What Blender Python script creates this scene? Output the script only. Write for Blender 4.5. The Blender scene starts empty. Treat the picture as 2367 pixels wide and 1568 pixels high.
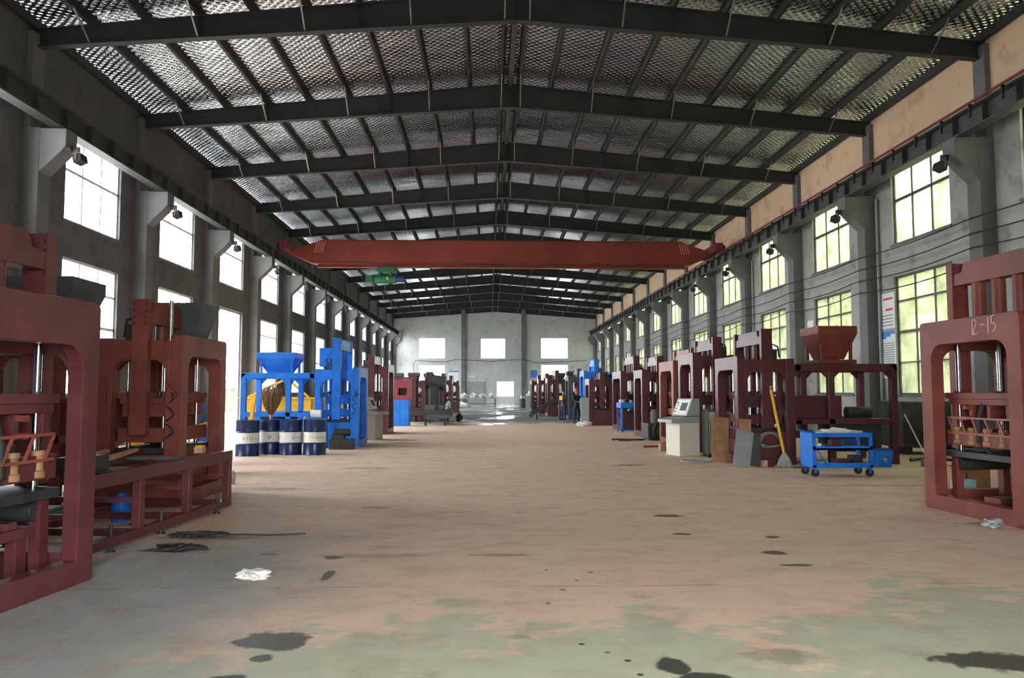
import bpy, bmesh, math, random
from mathutils import Vector, Matrix
random.seed(7)
PI = math.pi
SC = bpy.context.scene
COL = SC.collection

# ------------------------------------------------------------------ camera
FPX = 1800.0
PITCH = math.atan(121 / FPX)
YAW = math.atan(53.5 / (FPX / math.cos(PITCH)))
cam_data = bpy.data.cameras.new('camera')
cam_data.sensor_width = 36.0
cam_data.lens = 36.0 * FPX / 2367.0
cam_data.clip_end = 400
cam = bpy.data.objects.new('camera', cam_data)
cam.location = (0, 0, 1.6)
cam.rotation_euler = (PI / 2 + PITCH, 0, -YAW)
COL.objects.link(cam)
SC.camera = cam

# ------------------------------------------------------------------ world, light, exposure
SKY = 14.0
world = bpy.data.worlds.new('overcast_sky')
SC.world = world
world.use_nodes = True
wn = world.node_tree.nodes
wl = world.node_tree.links
bgn = wn['Background']
wtc = wn.new('ShaderNodeTexCoord')
wsep = wn.new('ShaderNodeSeparateXYZ')
wmr = wn.new('ShaderNodeMapRange')
wmr.inputs['From Min'].default_value = 0.0
wmr.inputs['From Max'].default_value = 1.0
wmr.inputs['To Min'].default_value = 0.8
wmr.inputs['To Max'].default_value = 1.25
wmul = wn.new('ShaderNodeMath'); wmul.operation = 'MULTIPLY'; wmul.inputs[1].default_value = SKY
wl.new(wtc.outputs['Generated'], wsep.inputs[0])
wl.new(wsep.outputs['Z'], wmr.inputs['Value'])
wl.new(wmr.outputs['Result'], wmul.inputs[0])
wl.new(wmul.outputs[0], bgn.inputs['Strength'])
bgn.inputs['Color'].default_value = (0.95, 0.98, 1.0, 1)

SC.view_settings.view_transform = 'Standard'
SC.view_settings.look = 'None'
SC.view_settings.gamma = 1.0
SC.view_settings.use_curve_mapping = False
SC.view_settings.exposure = 0.93
SC.cycles.max_bounces = 8
SC.cycles.diffuse_bounces = 5
SC.cycles.glossy_bounces = 4
SC.cycles.transmission_bounces = 4
SC.cycles.transparent_max_bounces = 8
SC.cycles.sample_clamp_indirect = 8.0
SC.cycles.use_denoising = True

CX = 0.7                    # hall axis
WL, WR = CX - 12.08, CX + 12.08   # inner wall faces
BAY = 6.05
Y0 = 19.25
YB = Y0 + 12 * BAY          # far gable
YF = Y0 - 3 * BAY - 3.0     # gable just behind the camera

def portal_light(name, loc, rot, sx, sy):
    l = bpy.data.lights.new(name, 'AREA')
    l.shape = 'RECTANGLE'; l.size = sx; l.size_y = sy
    l.cycles.is_portal = True
    o = bpy.data.objects.new(name, l)
    o.location = loc; o.rotation_euler = rot
    COL.objects.link(o)
LY = YB - YF
portal_light('daylight_left_windows', (WL - 0.35, (YB + YF) / 2, 4.3), (0, -PI / 2, 0), 8.8, LY)
portal_light('daylight_right_windows', (WR + 0.35, (YB + YF) / 2, 5.0), (0, PI / 2, 0), 7.4, LY)
portal_light('daylight_front_gate', (CX, YF - 0.35, 2.2), (PI / 2, 0, 0), 5.0, 4.6)
portal_light('daylight_gable_windows', (CX, YB + 0.35, 4.8), (-PI / 2, 0, 0), 19.0, 6.6)

# ------------------------------------------------------------------ mesh helpers
class MB:
    def __init__(self, s=1):
        self.v, self.f, self.m, self.s = [], [], [], s
    def add(self, vs, fs, mi=0):
        n = len(self.v)
        self.v += [tuple(p) for p in vs]
        for q in fs:
            self.f.append([i + n for i in q]); self.m.append(mi)
        return self
    def box(self, x0, x1, y0, y1, z0, z1, mi=0):
        vs = [(x, y, z) for x in (x0, x1) for y in (y0, y1) for z in (z0, z1)]
        return self.add(vs, [(0, 1, 3, 2), (4, 6, 7, 5), (0, 4, 5, 1), (2, 3, 7, 6), (0, 2, 6, 4), (1, 5, 7, 3)], mi)
    def bar(self, p, q, w, h, mi=0, up=(0, 0, 1)):
        p, q = Vector(p), Vector(q)
        d = (q - p).normalized(); u = Vector(up)
        if abs(d.dot(u)) > 0.98: u = Vector((0, 1, 0))
        a = d.cross(u).normalized(); b = a.cross(d).normalized()
        vs = [e + a * (w / 2 * i) + b * (h / 2 * j) for e in (p, q) for i, j in ((-1, -1), (1, -1), (1, 1), (-1, 1))]
        return self.add(vs, [(0, 3, 2, 1), (4, 5, 6, 7), (0, 1, 5, 4), (1, 2, 6, 5), (2, 3, 7, 6), (3, 0, 4, 7)], mi)
    def path(self, pts, r, n=8, mi=0, closed=False):
        pts = [Vector(p) for p in pts]; N = len(pts)
        rr = r if isinstance(r, (list, tuple)) else [r] * N
        base = len(self.v); prev = None
        for i, p in enumerate(pts):
            if closed: t = pts[(i + 1) % N] - pts[i - 1]
            else: t = pts[min(i + 1, N - 1)] - pts[max(i - 1, 0)]
            t = t.normalized() if t.length > 1e-9 else Vector((0, 0, 1))
            if prev is None:
                a = t.cross(Vector((0, 0, 1)))
                if a.length < 0.05: a = t.cross(Vector((0, 1, 0)))
            else:
                a = prev - t * prev.dot(t)
            a.normalize(); prev = a; b = t.cross(a)
            for k in range(n):
                an = 2 * PI * k / n
                self.v.append(tuple(p + (a * math.cos(an) + b * math.sin(an)) * rr[i]))
        for i in range(N if closed else N - 1):
            j = (i + 1) % N
            for k in range(n):
                l = (k + 1) % n
                self.f.append([base + i * n + k, base + i * n + l, base + j * n + l, base + j * n + k]); self.m.append(mi)
        if not closed:
            self.f.append([base + k for k in range(n)][::-1]); self.m.append(mi)
            self.f.append([base + (N - 1) * n + k for k in range(n)]); self.m.append(mi)
        return self
    def tube(self, p, q, r, n=12, mi=0, r2=None):
        return self.path([p, q], [r, r if r2 is None else r2], n, mi)
    def lathe(self, prof, c=(0, 0, 0), n=24, mi=0):
        base = len(self.v); N = len(prof)
        for (r, z) in prof:
            for k in range(n):
                a = 2 * PI * k / n
                self.v.append((c[0] + r * math.cos(a), c[1] + r * math.sin(a), c[2] + z))
        for i in range(N - 1):
            for k in range(n):
                l = (k + 1) % n
                self.f.append([base + i * n + k, base + i * n + l, base + (i + 1) * n + l, base + (i + 1) * n + k]); self.m.append(mi)
        if prof[0][0] > 1e-4: self.f.append([base + k for k in range(n)][::-1]); self.m.append(mi)
        if prof[-1][0] > 1e-4: self.f.append([base + (N - 1) * n + k for k in range(n)]); self.m.append(mi)
        return self
    def prism(self, poly, axis, a, b, mi=0):
        """poly: (p, q) points; axis x -> (y, z), y -> (x, z), z -> (x, y)"""
        def P(t, pq):
            p, q = pq
            return {'x': (t, p, q), 'y': (p, t, q), 'z': (p, q, t)}[axis]
        n = len(poly)
        vs = [P(a, e) for e in poly] + [P(b, e) for e in poly]
        fs = [list(range(n))[::-1], list(range(n, 2 * n))] + [(i, (i + 1) % n, (i + 1) % n + n, i + n) for i in range(n)]
        return self.add(vs, fs, mi)
    def ring(self, axis, a, b, out, inn, r, mi=0, ro=0.0, rb=None):
        """plate with a rounded opening; out / inn = (p0, p1, q0, q1)"""
        p0, p1, q0, q1 = out; i0, i1, j0, j1 = inn
        rb = r if rb is None else rb
        N = 5; I, O = [], []
        for (cx, cy, ox, oy, st, rad, sx, sy) in ((i1, j1, p1, q1, 0, r, -1, -1), (i0, j1, p0, q1, 1, r, 1, -1), (i0, j0, p0, q0, 2, rb, 1, 1), (i1, j0, p1, q0, 3, rb, -1, 1)):
            for k in range(N + 1):
                an = (st + k / N) * PI / 2
                I.append((cx + sx * rad + rad * math.cos(an), cy + sy * rad + rad * math.sin(an)))
                rq = ro if st < 2 else 0
                if rq: O.append((ox + sx * rq + rq * math.cos(an), oy + sy * rq + rq * math.sin(an)))
                else: O.append((ox, oy))
        def P(t, pq):
            p, q = pq
            return {'x': (t, p, q), 'y': (p, t, q), 'z': (p, q, t)}[axis]
        M = len(I)
        vs = [P(a, e) for e in I] + [P(a, e) for e in O] + [P(b, e) for e in I] + [P(b, e) for e in O]
        fs = []
        for k in range(M):
            l = (k + 1) % M
            fs += [(k, l, M + l, M + k), (2 * M + k, 3 * M + k, 3 * M + l, 2 * M + l), (k, 2 * M + k, 2 * M + l, l), (M + k, M + l, 3 * M + l, 3 * M + k)]
        return self.add(vs, fs, mi)
    def frustum(self, top, bot, z1, z0, t=0.02, mi=0):
        """open hopper shell: top / bot = (x0, x1, y0, y1)"""
        def loop(e, z, g): return [(e[0] + g, e[2] + g, z), (e[1] - g, e[2] + g, z), (e[1] - g, e[3] - g, z), (e[0] + g, e[3] - g, z)]
        vs = loop(top, z1, 0) + loop(bot, z0, 0) + loop(top, z1, t) + loop(bot, z0, t)
        fs = []
        for k in range(4):
            l = (k + 1) % 4
            fs += [(k, 4 + k, 4 + l, l), (8 + k, 8 + l, 12 + l, 12 + k), (k, l, 8 + l, 8 + k), (4 + k, 12 + k, 12 + l, 4 + l)]
        return self.add(vs, fs, mi)
    def build(self, name, mat, parent=None, bevel=0.0, smooth=False, off=(0, 0, 0), loc=None):
        me = bpy.data.meshes.new(name)
        s = self.s
        me.from_pydata([((x - off[0]) * s, y - off[1], z - off[2]) for x, y, z in self.v], [], self.f)
        mats = mat if isinstance(mat, (list, tuple)) else [mat]
        for m in mats: me.materials.append(m)
        if len(mats) > 1:
            me.polygons.foreach_set('material_index', self.m)
        bm = bmesh.new(); bm.from_mesh(me)
        bmesh.ops.remove_doubles(bm, verts=bm.verts, dist=1e-6)
        dg = [f for f in bm.faces if f.calc_area() < 1e-10]
        if dg: bmesh.ops.delete(bm, geom=dg, context='FACES_ONLY')
        bmesh.ops.recalc_face_normals(bm, faces=bm.faces)
        bm.to_mesh(me); bm.free()
        if smooth:
            me.shade_smooth(); me.set_sharp_from_angle(angle=math.radians(38))
        o = bpy.data.objects.new(name, me)
        COL.objects.link(o)
        if parent is not None: o.parent = parent
        if loc is not None: o.location = loc
        if bevel:
            b = o.modifiers.new('bevel', 'BEVEL'); b.width = bevel; b.segments = 2; b.limit_method = 'ANGLE'; b.angle_limit = math.radians(50)
        return o

def tag(o, label=None, cat=None, group=None, kind=None):
    if label: o['label'] = label
    if cat: o['category'] = cat
    if group: o['group'] = group
    if kind: o['kind'] = kind
    return o
def thing(name, label, cat, loc=(0, 0, 0), rz=0, group=None, kind=None):
    o = bpy.data.objects.new(name, None)
    o.empty_display_size = 0.2
    o.location = loc; o.rotation_euler = (0, 0, rz)
    COL.objects.link(o)
    return tag(o, label, cat, group, kind)
def copy_tree(src, loc, rz=None, label=None, group=None):
    r = src.copy(); COL.objects.link(r); r.location = loc
    if rz is not None: r.rotation_euler = (0, 0, rz)
    if label: r['label'] = label
    if group: r['group'] = group
    for ch in list(src.children):
        c = ch.copy(); COL.objects.link(c); c.parent = r
        for g in list(ch.children):
            d = g.copy(); COL.objects.link(d); d.parent = c
    return r

# ------------------------------------------------------------------ materials
def srgb(r, g, b):
    f = lambda c: (c / 255 / 12.92) if c / 255 <= 0.04045 else ((c / 255 + 0.055) / 1.055) ** 2.4
    return (f(r), f(g), f(b), 1)
MATS = {}
def newmat(name):
    m = bpy.data.materials.new(name); m.use_nodes = True
    MATS[name] = m
    nt = m.node_tree
    return m, nt.nodes, nt.links, nt.nodes['Principled BSDF']
def mat(name, col, rough=0.6, metal=0.0, col2=None, scale=3.0, bump=0.0, bscale=30.0, spec=0.5, detail=4.0):
    """painted or bare surface with a patchy second colour (dust, wear) and a fine bump"""
    m, n, l, b = newmat(name)
    b.inputs['Roughness'].default_value = rough
    b.inputs['Metallic'].default_value = metal
    b.inputs['Specular IOR Level'].default_value = spec
    tc = n.new('ShaderNodeTexCoord')
    if col2 is not None:
        nz = n.new('ShaderNodeTexNoise'); nz.inputs['Scale'].default_value = scale; nz.inputs['Detail'].default_value = detail
        rp = n.new('ShaderNodeValToRGB'); rp.color_ramp.elements[0].position = 0.36; rp.color_ramp.elements[1].position = 0.66
        rp.color_ramp.elements[0].color = col; rp.color_ramp.elements[1].color = col2
        l.new(tc.outputs['Object'], nz.inputs['Vector']); l.new(nz.outputs['Fac'], rp.inputs['Fac']); l.new(rp.outputs['Color'], b.inputs['Base Color'])
    else:
        b.inputs['Base Color'].default_value = col
    if bump:
        nb = n.new('ShaderNodeTexNoise'); nb.inputs['Scale'].default_value = bscale; nb.inputs['Detail'].default_value = 3
        bp = n.new('ShaderNodeBump'); bp.inputs['Strength'].default_value = bump; bp.inputs['Distance'].default_value = 0.019
        l.new(tc.outputs['Object'], nb.inputs['Vector']); l.new(nb.outputs['Fac'], bp.inputs['Height']); l.new(bp.outputs['Normal'], b.inputs['Normal'])
    return m

M_RED = mat('red_oxide_primer', srgb(126, 66, 56), 0.5, 0, srgb(106, 52, 46), 2.2, 0.05, spec=0.25)
M_REDL = mat('faded_red_primer', srgb(142, 74, 60), 0.45, 0, srgb(122, 60, 52), 2.0, 0.05)
M_MAROON = mat('maroon_primer', srgb(94, 50, 53), 0.36, 0, srgb(80, 41, 43), 2.4, 0.03, spec=0.32)
M_BLUE = mat('blue_paint', srgb(34, 122, 220), 0.45, 0, srgb(26, 102, 198), 2.5, 0.03, spec=0.3)
M_NAVY = mat('dark_blue_paint', srgb(24, 66, 120), 0.4, 0, srgb(18, 50, 96), 2.5, 0.03)
M_DRUM = mat('navy_drum_paint', srgb(18, 40, 84), 0.3, 0, srgb(22, 46, 94), 4.0, 0.02)
M_YEL = mat('yellow_paint', srgb(236, 180, 24), 0.45, 0, srgb(206, 150, 20), 3.0, 0.03)
M_STEEL = mat('grey_steel_paint', srgb(60, 60, 61), 0.55, 0.0, srgb(54, 54, 55), 0.9, spec=0.25)
M_DARK = mat('dark_machine_metal', srgb(58, 58, 58), 0.5, 0.2, srgb(40, 40, 42), 4.0, 0.08)
M_DGREY = mat('dark_grey_paint', srgb(74, 76, 74), 0.55, 0, srgb(60, 62, 60), 3.0)
M_CHROME = mat('polished_steel', srgb(205, 208, 212), 0.14, 1.0)
M_GALV = mat('galvanised_steel', srgb(170, 172, 172), 0.38, 0.8, srgb(140, 142, 142), 6.0)
M_BLACK = mat('black_rubber', srgb(28, 28, 29), 0.7, 0)
M_WHITE = mat('white_paint', srgb(226, 226, 222), 0.5, 0, srgb(206, 206, 200), 6.0)
M_BEIGE = mat('beige_enamel', srgb(206, 203, 184), 0.45, 0)
M_LGREY = mat('light_grey_enamel', srgb(160, 164, 162), 0.45, 0, srgb(146, 150, 150), 4.0)
M_PLY = mat('plywood', srgb(176, 132, 92), 0.7, 0, srgb(150, 108, 76), 5.0, 0.05)
M_WOOD = mat('raw_timber', srgb(196, 156, 116), 0.75, 0, srgb(168, 126, 90), 8.0, 0.05)
M_GBOARD = mat('grey_fibre_board', srgb(150, 154, 156), 0.7, 0, srgb(128, 132, 134), 3.0, 0.1)
M_CONC = mat('cast_concrete', srgb(117, 117, 117), 0.85, 0, srgb(99, 99, 99), 0.8, 0.25, 14.0)
M_STRAW = mat('dry_straw', srgb(150, 118, 84), 0.9, 0, srgb(112, 84, 58), 20.0)
M_GREEN = mat('green_hoist_paint', srgb(30, 110, 78), 0.45, 0, srgb(24, 90, 64), 4.0)
M_CRANE = mat('crane_red_paint', srgb(140, 62, 48), 0.45, 0, srgb(122, 50, 42), 0.5)
M_PINK = mat('faded_crimson_paint', srgb(126, 48, 62), 0.5, 0, srgb(130, 44, 60), 1.5)
M_PLASTIC = mat('crumpled_clear_plastic', srgb(160, 166, 166), 0.2, 0, srgb(112, 118, 118), 9.0, 0.5, 22.0)
M_RUST = mat('rusty_steel', srgb(120, 72, 52), 0.75, 0.1, srgb(84, 52, 42), 7.0, 0.15)
M_TAN = mat('tan_castings', srgb(150, 112, 78), 0.65, 0, srgb(122, 88, 62), 6.0)
M_PAPER = mat('poster_paper', srgb(222, 224, 226), 0.6, 0)
M_PRED = mat('poster_red', srgb(196, 60, 56), 0.6, 0)
M_PBLUE = mat('poster_blue', srgb(64, 128, 204), 0.6, 0)
M_INK = mat('poster_ink', srgb(128, 134, 142), 0.7, 0)
M_STRIPE = mat('pale_stripe_paint', srgb(206, 132, 126), 0.6, 0)
M_CHALK = mat('white_chalk', srgb(214, 168, 160), 0.9, 0)
M_SKIN = mat('skin', srgb(176, 124, 100), 0.6, 0)
M_WORK = mat('navy_workwear', srgb(48, 48, 84), 0.85, 0, srgb(40, 40, 70), 8.0)
M_WORK2 = mat('charcoal_workwear', srgb(58, 56, 62), 0.85, 0, srgb(48, 46, 52), 8.0)
M_HELM = mat('red_helmet_plastic', srgb(206, 58, 40), 0.35, 0)
M_YVEST = mat('yellow_cloth', srgb(214, 172, 40), 0.8, 0)
M_HAIR = mat('black_hair', srgb(28, 24, 22), 0.7, 0)
M_LEAF = None

def wall_material(name, c1, c2, c3, joint=True):
    """rendered brick infill: large stains, faint courses"""
    m, n, l, b = newmat(name)
    b.inputs['Roughness'].default_value = 0.9
    tc = n.new('ShaderNodeTexCoord')
    nz = n.new('ShaderNodeTexNoise'); nz.inputs['Scale'].default_value = 0.45; nz.inputs['Detail'].default_value = 6; nz.inputs['Roughness'].default_value = 0.6
    rp = n.new('ShaderNodeValToRGB')
    rp.color_ramp.elements[0].position = 0.34; rp.color_ramp.elements[1].position = 0.68
    rp.color_ramp.elements[0].color = c1; rp.color_ramp.elements[1].color = c2
    l.new(tc.outputs['Object'], nz.inputs['Vector']); l.new(nz.outputs['Fac'], rp.inputs['Fac'])
    n2 = n.new('ShaderNodeTexNoise'); n2.inputs['Scale'].default_value = 1.7; n2.inputs['Detail'].default_value = 8
    r2 = n.new('ShaderNodeValToRGB'); r2.color_ramp.elements[0].position = 0.55; r2.color_ramp.elements[1].position = 0.72
    l.new(tc.outputs['Object'], n2.inputs['Vector']); l.new(n2.outputs['Fac'], r2.inputs['Fac'])
    mx = n.new('ShaderNodeMix'); mx.data_type = 'RGBA'
    mx.inputs[7].default_value = c3
    l.new(r2.outputs['Color'], mx.inputs[0]); l.new(rp.outputs['Color'], mx.inputs[6])
    l.new(mx.outputs[2], b.inputs['Base Color'])
    bp = n.new('ShaderNodeBump'); bp.inputs['Strength'].default_value = 0.3; bp.inputs['Distance'].default_value = 0.03
    n3 = n.new('ShaderNodeTexNoise'); n3.inputs['Scale'].default_value = 9
    l.new(tc.outputs['Object'], n3.inputs['Vector']); l.new(n3.outputs['Fac'], bp.inputs['Height']); l.new(bp.outputs['Normal'], b.inputs['Normal'])
    return m
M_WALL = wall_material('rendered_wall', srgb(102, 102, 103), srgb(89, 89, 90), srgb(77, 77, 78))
M_WALLR = wall_material('rendered_wall_warm', srgb(172, 170, 167), srgb(153, 151, 149), srgb(132, 130, 128))
M_CREAM = wall_material('cream_upper_plaster', srgb(232, 200, 168), srgb(214, 182, 150), srgb(192, 160, 132))
M_WALLB = wall_material('gable_plaster', srgb(200, 200, 199), srgb(186, 186, 185), srgb(168, 168, 166))
M_FILM = mat('pale_plastic_film', srgb(214, 218, 218), 0.3, 0, srgb(176, 182, 182), 5.0, 0.4, 12.0)

def foil_material():
    """quilted reflective insulation foil under the roof"""
    m, n, l, b = newmat('quilted_silver_foil')
    b.inputs['Metallic'].default_value = 1.0
    b.inputs['Roughness'].default_value = 0.19
    tc = n.new('ShaderNodeTexCoord')
    mp = n.new('ShaderNodeMapping'); mp.inputs['Rotation'].default_value = (0, 0, PI / 4); mp.inputs['Scale'].default_value = (1, 1, 1)
    l.new(tc.outputs['Object'], mp.inputs['Vector'])
    w1 = n.new('ShaderNodeTexWave'); w1.bands_direction = 'X'; w1.inputs['Scale'].default_value = 1.9; w1.inputs['Distortion'].default_value = 1.6; w1.inputs['Detail Scale'].default_value = 1.0
    w2 = n.new('ShaderNodeTexWave'); w2.bands_direction = 'Y'; w2.inputs['Scale'].default_value = 1.9; w2.inputs['Distortion'].default_value = 1.6; w2.inputs['Detail Scale'].default_value = 1.0
    l.new(mp.outputs['Vector'], w1.inputs['Vector']); l.new(mp.outputs['Vector'], w2.inputs['Vector'])
    mi = n.new('ShaderNodeMath'); mi.operation = 'MULTIPLY'
    l.new(w1.outputs['Fac'], mi.inputs[0]); l.new(w2.outputs['Fac'], mi.inputs[1])
    nz = n.new('ShaderNodeTexNoise'); nz.inputs['Scale'].default_value = 1.1; nz.inputs['Detail'].default_value = 3
    l.new(tc.outputs['Object'], nz.inputs['Vector'])
    ad = n.new('ShaderNodeMath'); ad.operation = 'MULTIPLY_ADD'; ad.inputs[1].default_value = 3.0
    l.new(nz.outputs['Fac'], ad.inputs[0]); l.new(mi.outputs[0], ad.inputs[2])
    bp = n.new('ShaderNodeBump'); bp.inputs['Strength'].default_value = 1.0; bp.inputs['Distance'].default_value = 0.019
    l.new(ad.outputs[0], bp.inputs['Height']); l.new(bp.outputs['Normal'], b.inputs['Normal'])
    b.inputs['Base Color'].default_value = (0.60, 0.63, 0.66, 1)
    return m
M_FOIL = foil_material()

def glass_material(name, tint, dirt, dcol):
    """thin window pane: mostly clear, a little gloss, some dust that scatters daylight"""
    m, n, l, b = newmat(name)
    n.remove(b)
    out = n['Material Output']
    tr = n.new('ShaderNodeBsdfTransparent'); tr.inputs['Color'].default_value = tint
    gl = n.new('ShaderNodeBsdfGlossy'); gl.inputs['Roughness'].default_value = 0.05
    lw = n.new('ShaderNodeLayerWeight'); lw.inputs['Blend'].default_value = 0.5
    pw = n.new('ShaderNodeMath'); pw.operation = 'POWER'; pw.inputs[1].default_value = 5.0
    fr = n.new('ShaderNodeMath'); fr.operation = 'MULTIPLY_ADD'; fr.inputs[1].default_value = 0.55; fr.inputs[2].default_value = 0.03
    l.new(lw.outputs['Facing'], pw.inputs[0]); l.new(pw.outputs[0], fr.inputs[0])
    m1 = n.new('ShaderNodeMixShader')
    l.new(fr.outputs[0], m1.inputs[0]); l.new(tr.outputs[0], m1.inputs[1]); l.new(gl.outputs[0], m1.inputs[2])
    ts = n.new('ShaderNodeBsdfTranslucent'); ts.inputs['Color'].default_value = dcol
    tc = n.new('ShaderNodeTexCoord'); nz = n.new('ShaderNodeTexNoise'); nz.inputs['Scale'].default_value = 1.4; nz.inputs['Detail'].default_value = 5
    mr = n.new('ShaderNodeMapRange'); mr.inputs['From Min'].default_value = 0.3; mr.inputs['From Max'].default_value = 0.7
    mr.inputs['To Min'].default_value = dirt * 0.5; mr.inputs['To Max'].default_value = dirt * 1.5
    l.new(tc.outputs['Object'], nz.inputs['Vector']); l.new(nz.outputs['Fac'], mr.inputs['Value'])
    m2 = n.new('ShaderNodeMixShader')
    l.new(mr.outputs['Result'], m2.inputs[0]); l.new(m1.outputs[0], m2.inputs[1]); l.new(ts.outputs[0], m2.inputs[2])
    l.new(m2.outputs[0], out.inputs['Surface'])
    return m
M_GLASS = glass_material('window_glass', (0.93, 0.95, 0.95, 1), 0.04, (0.8, 0.8, 0.8, 1))
M_GLASSR = glass_material('dusty_window_glass', (0.46, 0.48, 0.40, 1), 0.17, (0.84, 0.86, 0.64, 1))

def floor_material():
    m, n, l, b = newmat('dusty_concrete_floor')
    tc = n.new('ShaderNodeTexCoord')
    pos = tc.outputs['Object']
    sep = n.new('ShaderNodeSeparateXYZ'); l.new(pos, sep.inputs[0])
    def noise(scale, det=5, rough=0.55, sc=(1, 1, 1)):
        mp = n.new('ShaderNodeMapping'); mp.inputs['Scale'].default_value = sc
        l.new(pos, mp.inputs['Vector'])
        z = n.new('ShaderNodeTexNoise'); z.inputs['Scale'].default_value = scale; z.inputs['Detail'].default_value = det; z.inputs['Roughness'].default_value = rough
        l.new(mp.outputs[0], z.inputs['Vector'])
        return z.outputs['Fac']
    def math_(op, a, c, clamp=False):
        k = n.new('ShaderNodeMath'); k.operation = op; k.use_clamp = clamp
        for i, v in enumerate((a, c)):
            if v is None: continue
            if isinstance(v, (int, float)): k.inputs[i].default_value = v
            else: l.new(v, k.inputs[i])
        return k.outputs[0]
    def rng(v, a, c, o0=0.0, o1=1.0):
        k = n.new('ShaderNodeMapRange'); k.interpolation_type = 'SMOOTHSTEP'
        k.inputs['From Min'].default_value = a; k.inputs['From Max'].default_value = c
        k.inputs['To Min'].default_value = o0; k.inputs['To Max'].default_value = o1
        l.new(v, k.inputs['Value']); return k.outputs['Result']
    def mix(f, a, c):
        k = n.new('ShaderNodeMix'); k.data_type = 'RGBA'
        if isinstance(f, (int, float)): k.inputs[0].default_value = f
        else: l.new(f, k.inputs[0])
        for i, v in ((6, a), (7, c)):
            if isinstance(v, tuple): k.inputs[i].default_value = v
            else: l.new(v, k.inputs[i])
        return k.outputs[2]
    X, Y = sep.outputs['X'], sep.outputs['Y']
    # tan dust over grey-green concrete: thick along the traffic lane, thin near the entrance
    dust = mix(noise(1.3, 6), srgb(221, 192, 168), srgb(204, 173, 149))
    conc = mix(noise(0.8, 6), srgb(182, 182, 156), srgb(166, 166, 140))
    grey = mix(noise(1.2, 6), srgb(156, 157, 155), srgb(138, 139, 138))
    blot = math_('ADD', math_('MULTIPLY', noise(0.7, 5, 0.6, (1.0, 0.7, 1.0)), 0.55), math_('MULTIPLY', noise(3.2, 7, 0.68, (0.8, 1.0, 1.0)), 0.45))
    near = math_('ADD', blot, math_('ADD', rng(Y, 4.0, 8.5, -0.10, 0.26), rng(X, 1.5, 4.0, 0.0, -0.07)))
    base = mix(rng(near, 0.455, 0.53), conc, dust)
    # bare swept concrete at the left of the entrance and in the wet far end
    gl = math_('ADD', math_('MULTIPLY', noise(0.5, 4), 3.0), X)
    greym = math_('MULTIPLY', rng(gl, 0.5, -0.9), rng(Y, 10.0, 7.2))
    base = mix(greym, base, grey)
    yy = math_('ADD', Y, math_('MULTIPLY', noise(0.25, 4, 0.6, (2.2, 1, 1)), 22.0))
    far = rng(yy, 48.0, 53.0)
    base = mix(far, base, mix(noise(0.9, 5), srgb(120, 122, 122), srgb(98, 101, 103)))
    # dark scuffs and long wheel tracks
    mott = rng(noise(2.6, 9, 0.72, (0.75, 1.0, 1.0)), 0.46, 0.64)
    base = mix(math_('MULTIPLY', mott, 0.26), base, srgb(140, 108, 88))
    scuff = rng(noise(1.5, 9, 0.7, (0.7, 1.0, 1.0)), 0.58, 0.70)
    base = mix(math_('MULTIPLY', scuff, 0.42), base, srgb(112, 82, 66))
    trk = rng(noise(1.0, 3, 0.5, (5.0, 0.05, 1.0)), 0.56, 0.66)
    base = mix(math_('MULTIPLY', trk, 0.16), base, srgb(206, 180, 154))
    # expansion joint across the lane
    jn = math_('ABSOLUTE', math_('SUBTRACT', Y, math_('ADD', math_('MULTIPLY', noise(0.6, 3), 0.16), 6.44)), 0)
    base = mix(math_('MULTIPLY', math_('MULTIPLY', rng(jn, 0.022, 0.008), rng(noise(1.3, 3), .4, .6)), 0.4), base, srgb(90, 72, 60))
    # oil stains where they lie
    wob = n.new('ShaderNodeTexNoise'); wob.inputs['Scale'].default_value = 7.0; wob.inputs['Detail'].default_value = 4
    l.new(pos, wob.inputs['Vector'])
    stains = [(-1.40, 5.18, .24, .17, 1), (-1.28, 5.06, .13, .10, 1), (-1.36, 4.84, .07, .07, 1), (-1.45, 4.50, .10, .07, 1), (-1.55, 5.15, .10, .07, 1),
              (-1.50, 7.68, .10, .09, 1), (-1.40, 6.96, .05, .17, .9), (2.17, 8.81, .10, .06, 1), (2.31, 10.09, .19, .10, .9), (3.12, 8.60, .09, .06, .9),
              (2.83, 7.78, .12, .12, .9), (2.81, 7.22, .18, .05, .9), (1.08, 4.62, .10, .16, 1), (1.20, 4.45, .14, .08, 1), (2.95, 4.68, .30, .16, 1), (3.20, 4.55, .30, .12, 1),
              (.59, 5.04, .022, .02, 1), (.83, 4.73, .022, .02, 1), (.86, 4.50, .022, .02, 1), (.73, 4.88, .02, .018, .8), (3.05, 16.94, .36, .16, .7),
              (-3.20, 8.13, .30, .16, .9), (-3.05, 8.75, .5, .12, .6), (-1.55, 10.91, .22, .10, .55), (-2.15, 7.85, .10, .05, .8), (.45, 6.0, .02, .03, .8), (.60, 6.4, .025, .03, .8), (.52, 7.1, .02, .03, .7), (.75, 6.7, .02, .03, .7),
              (-1.1, 7.75, .5, .1, .35), (.1, 7.75, .3, .07, .45), (1.75, 4.8, .22, .14, .35), (6.4, 9.4, .7, .10, .5), (6.9, 13.2, 1.2, .12, .4), (-4.2, 13.0, 1.2, .25, .5), (2.1, 12.6, .12, .06, .6), (-2.6, 16.5, .5, .2, .4), (.9, 7.0, .03, .03, .8)]
    acc = None
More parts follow.
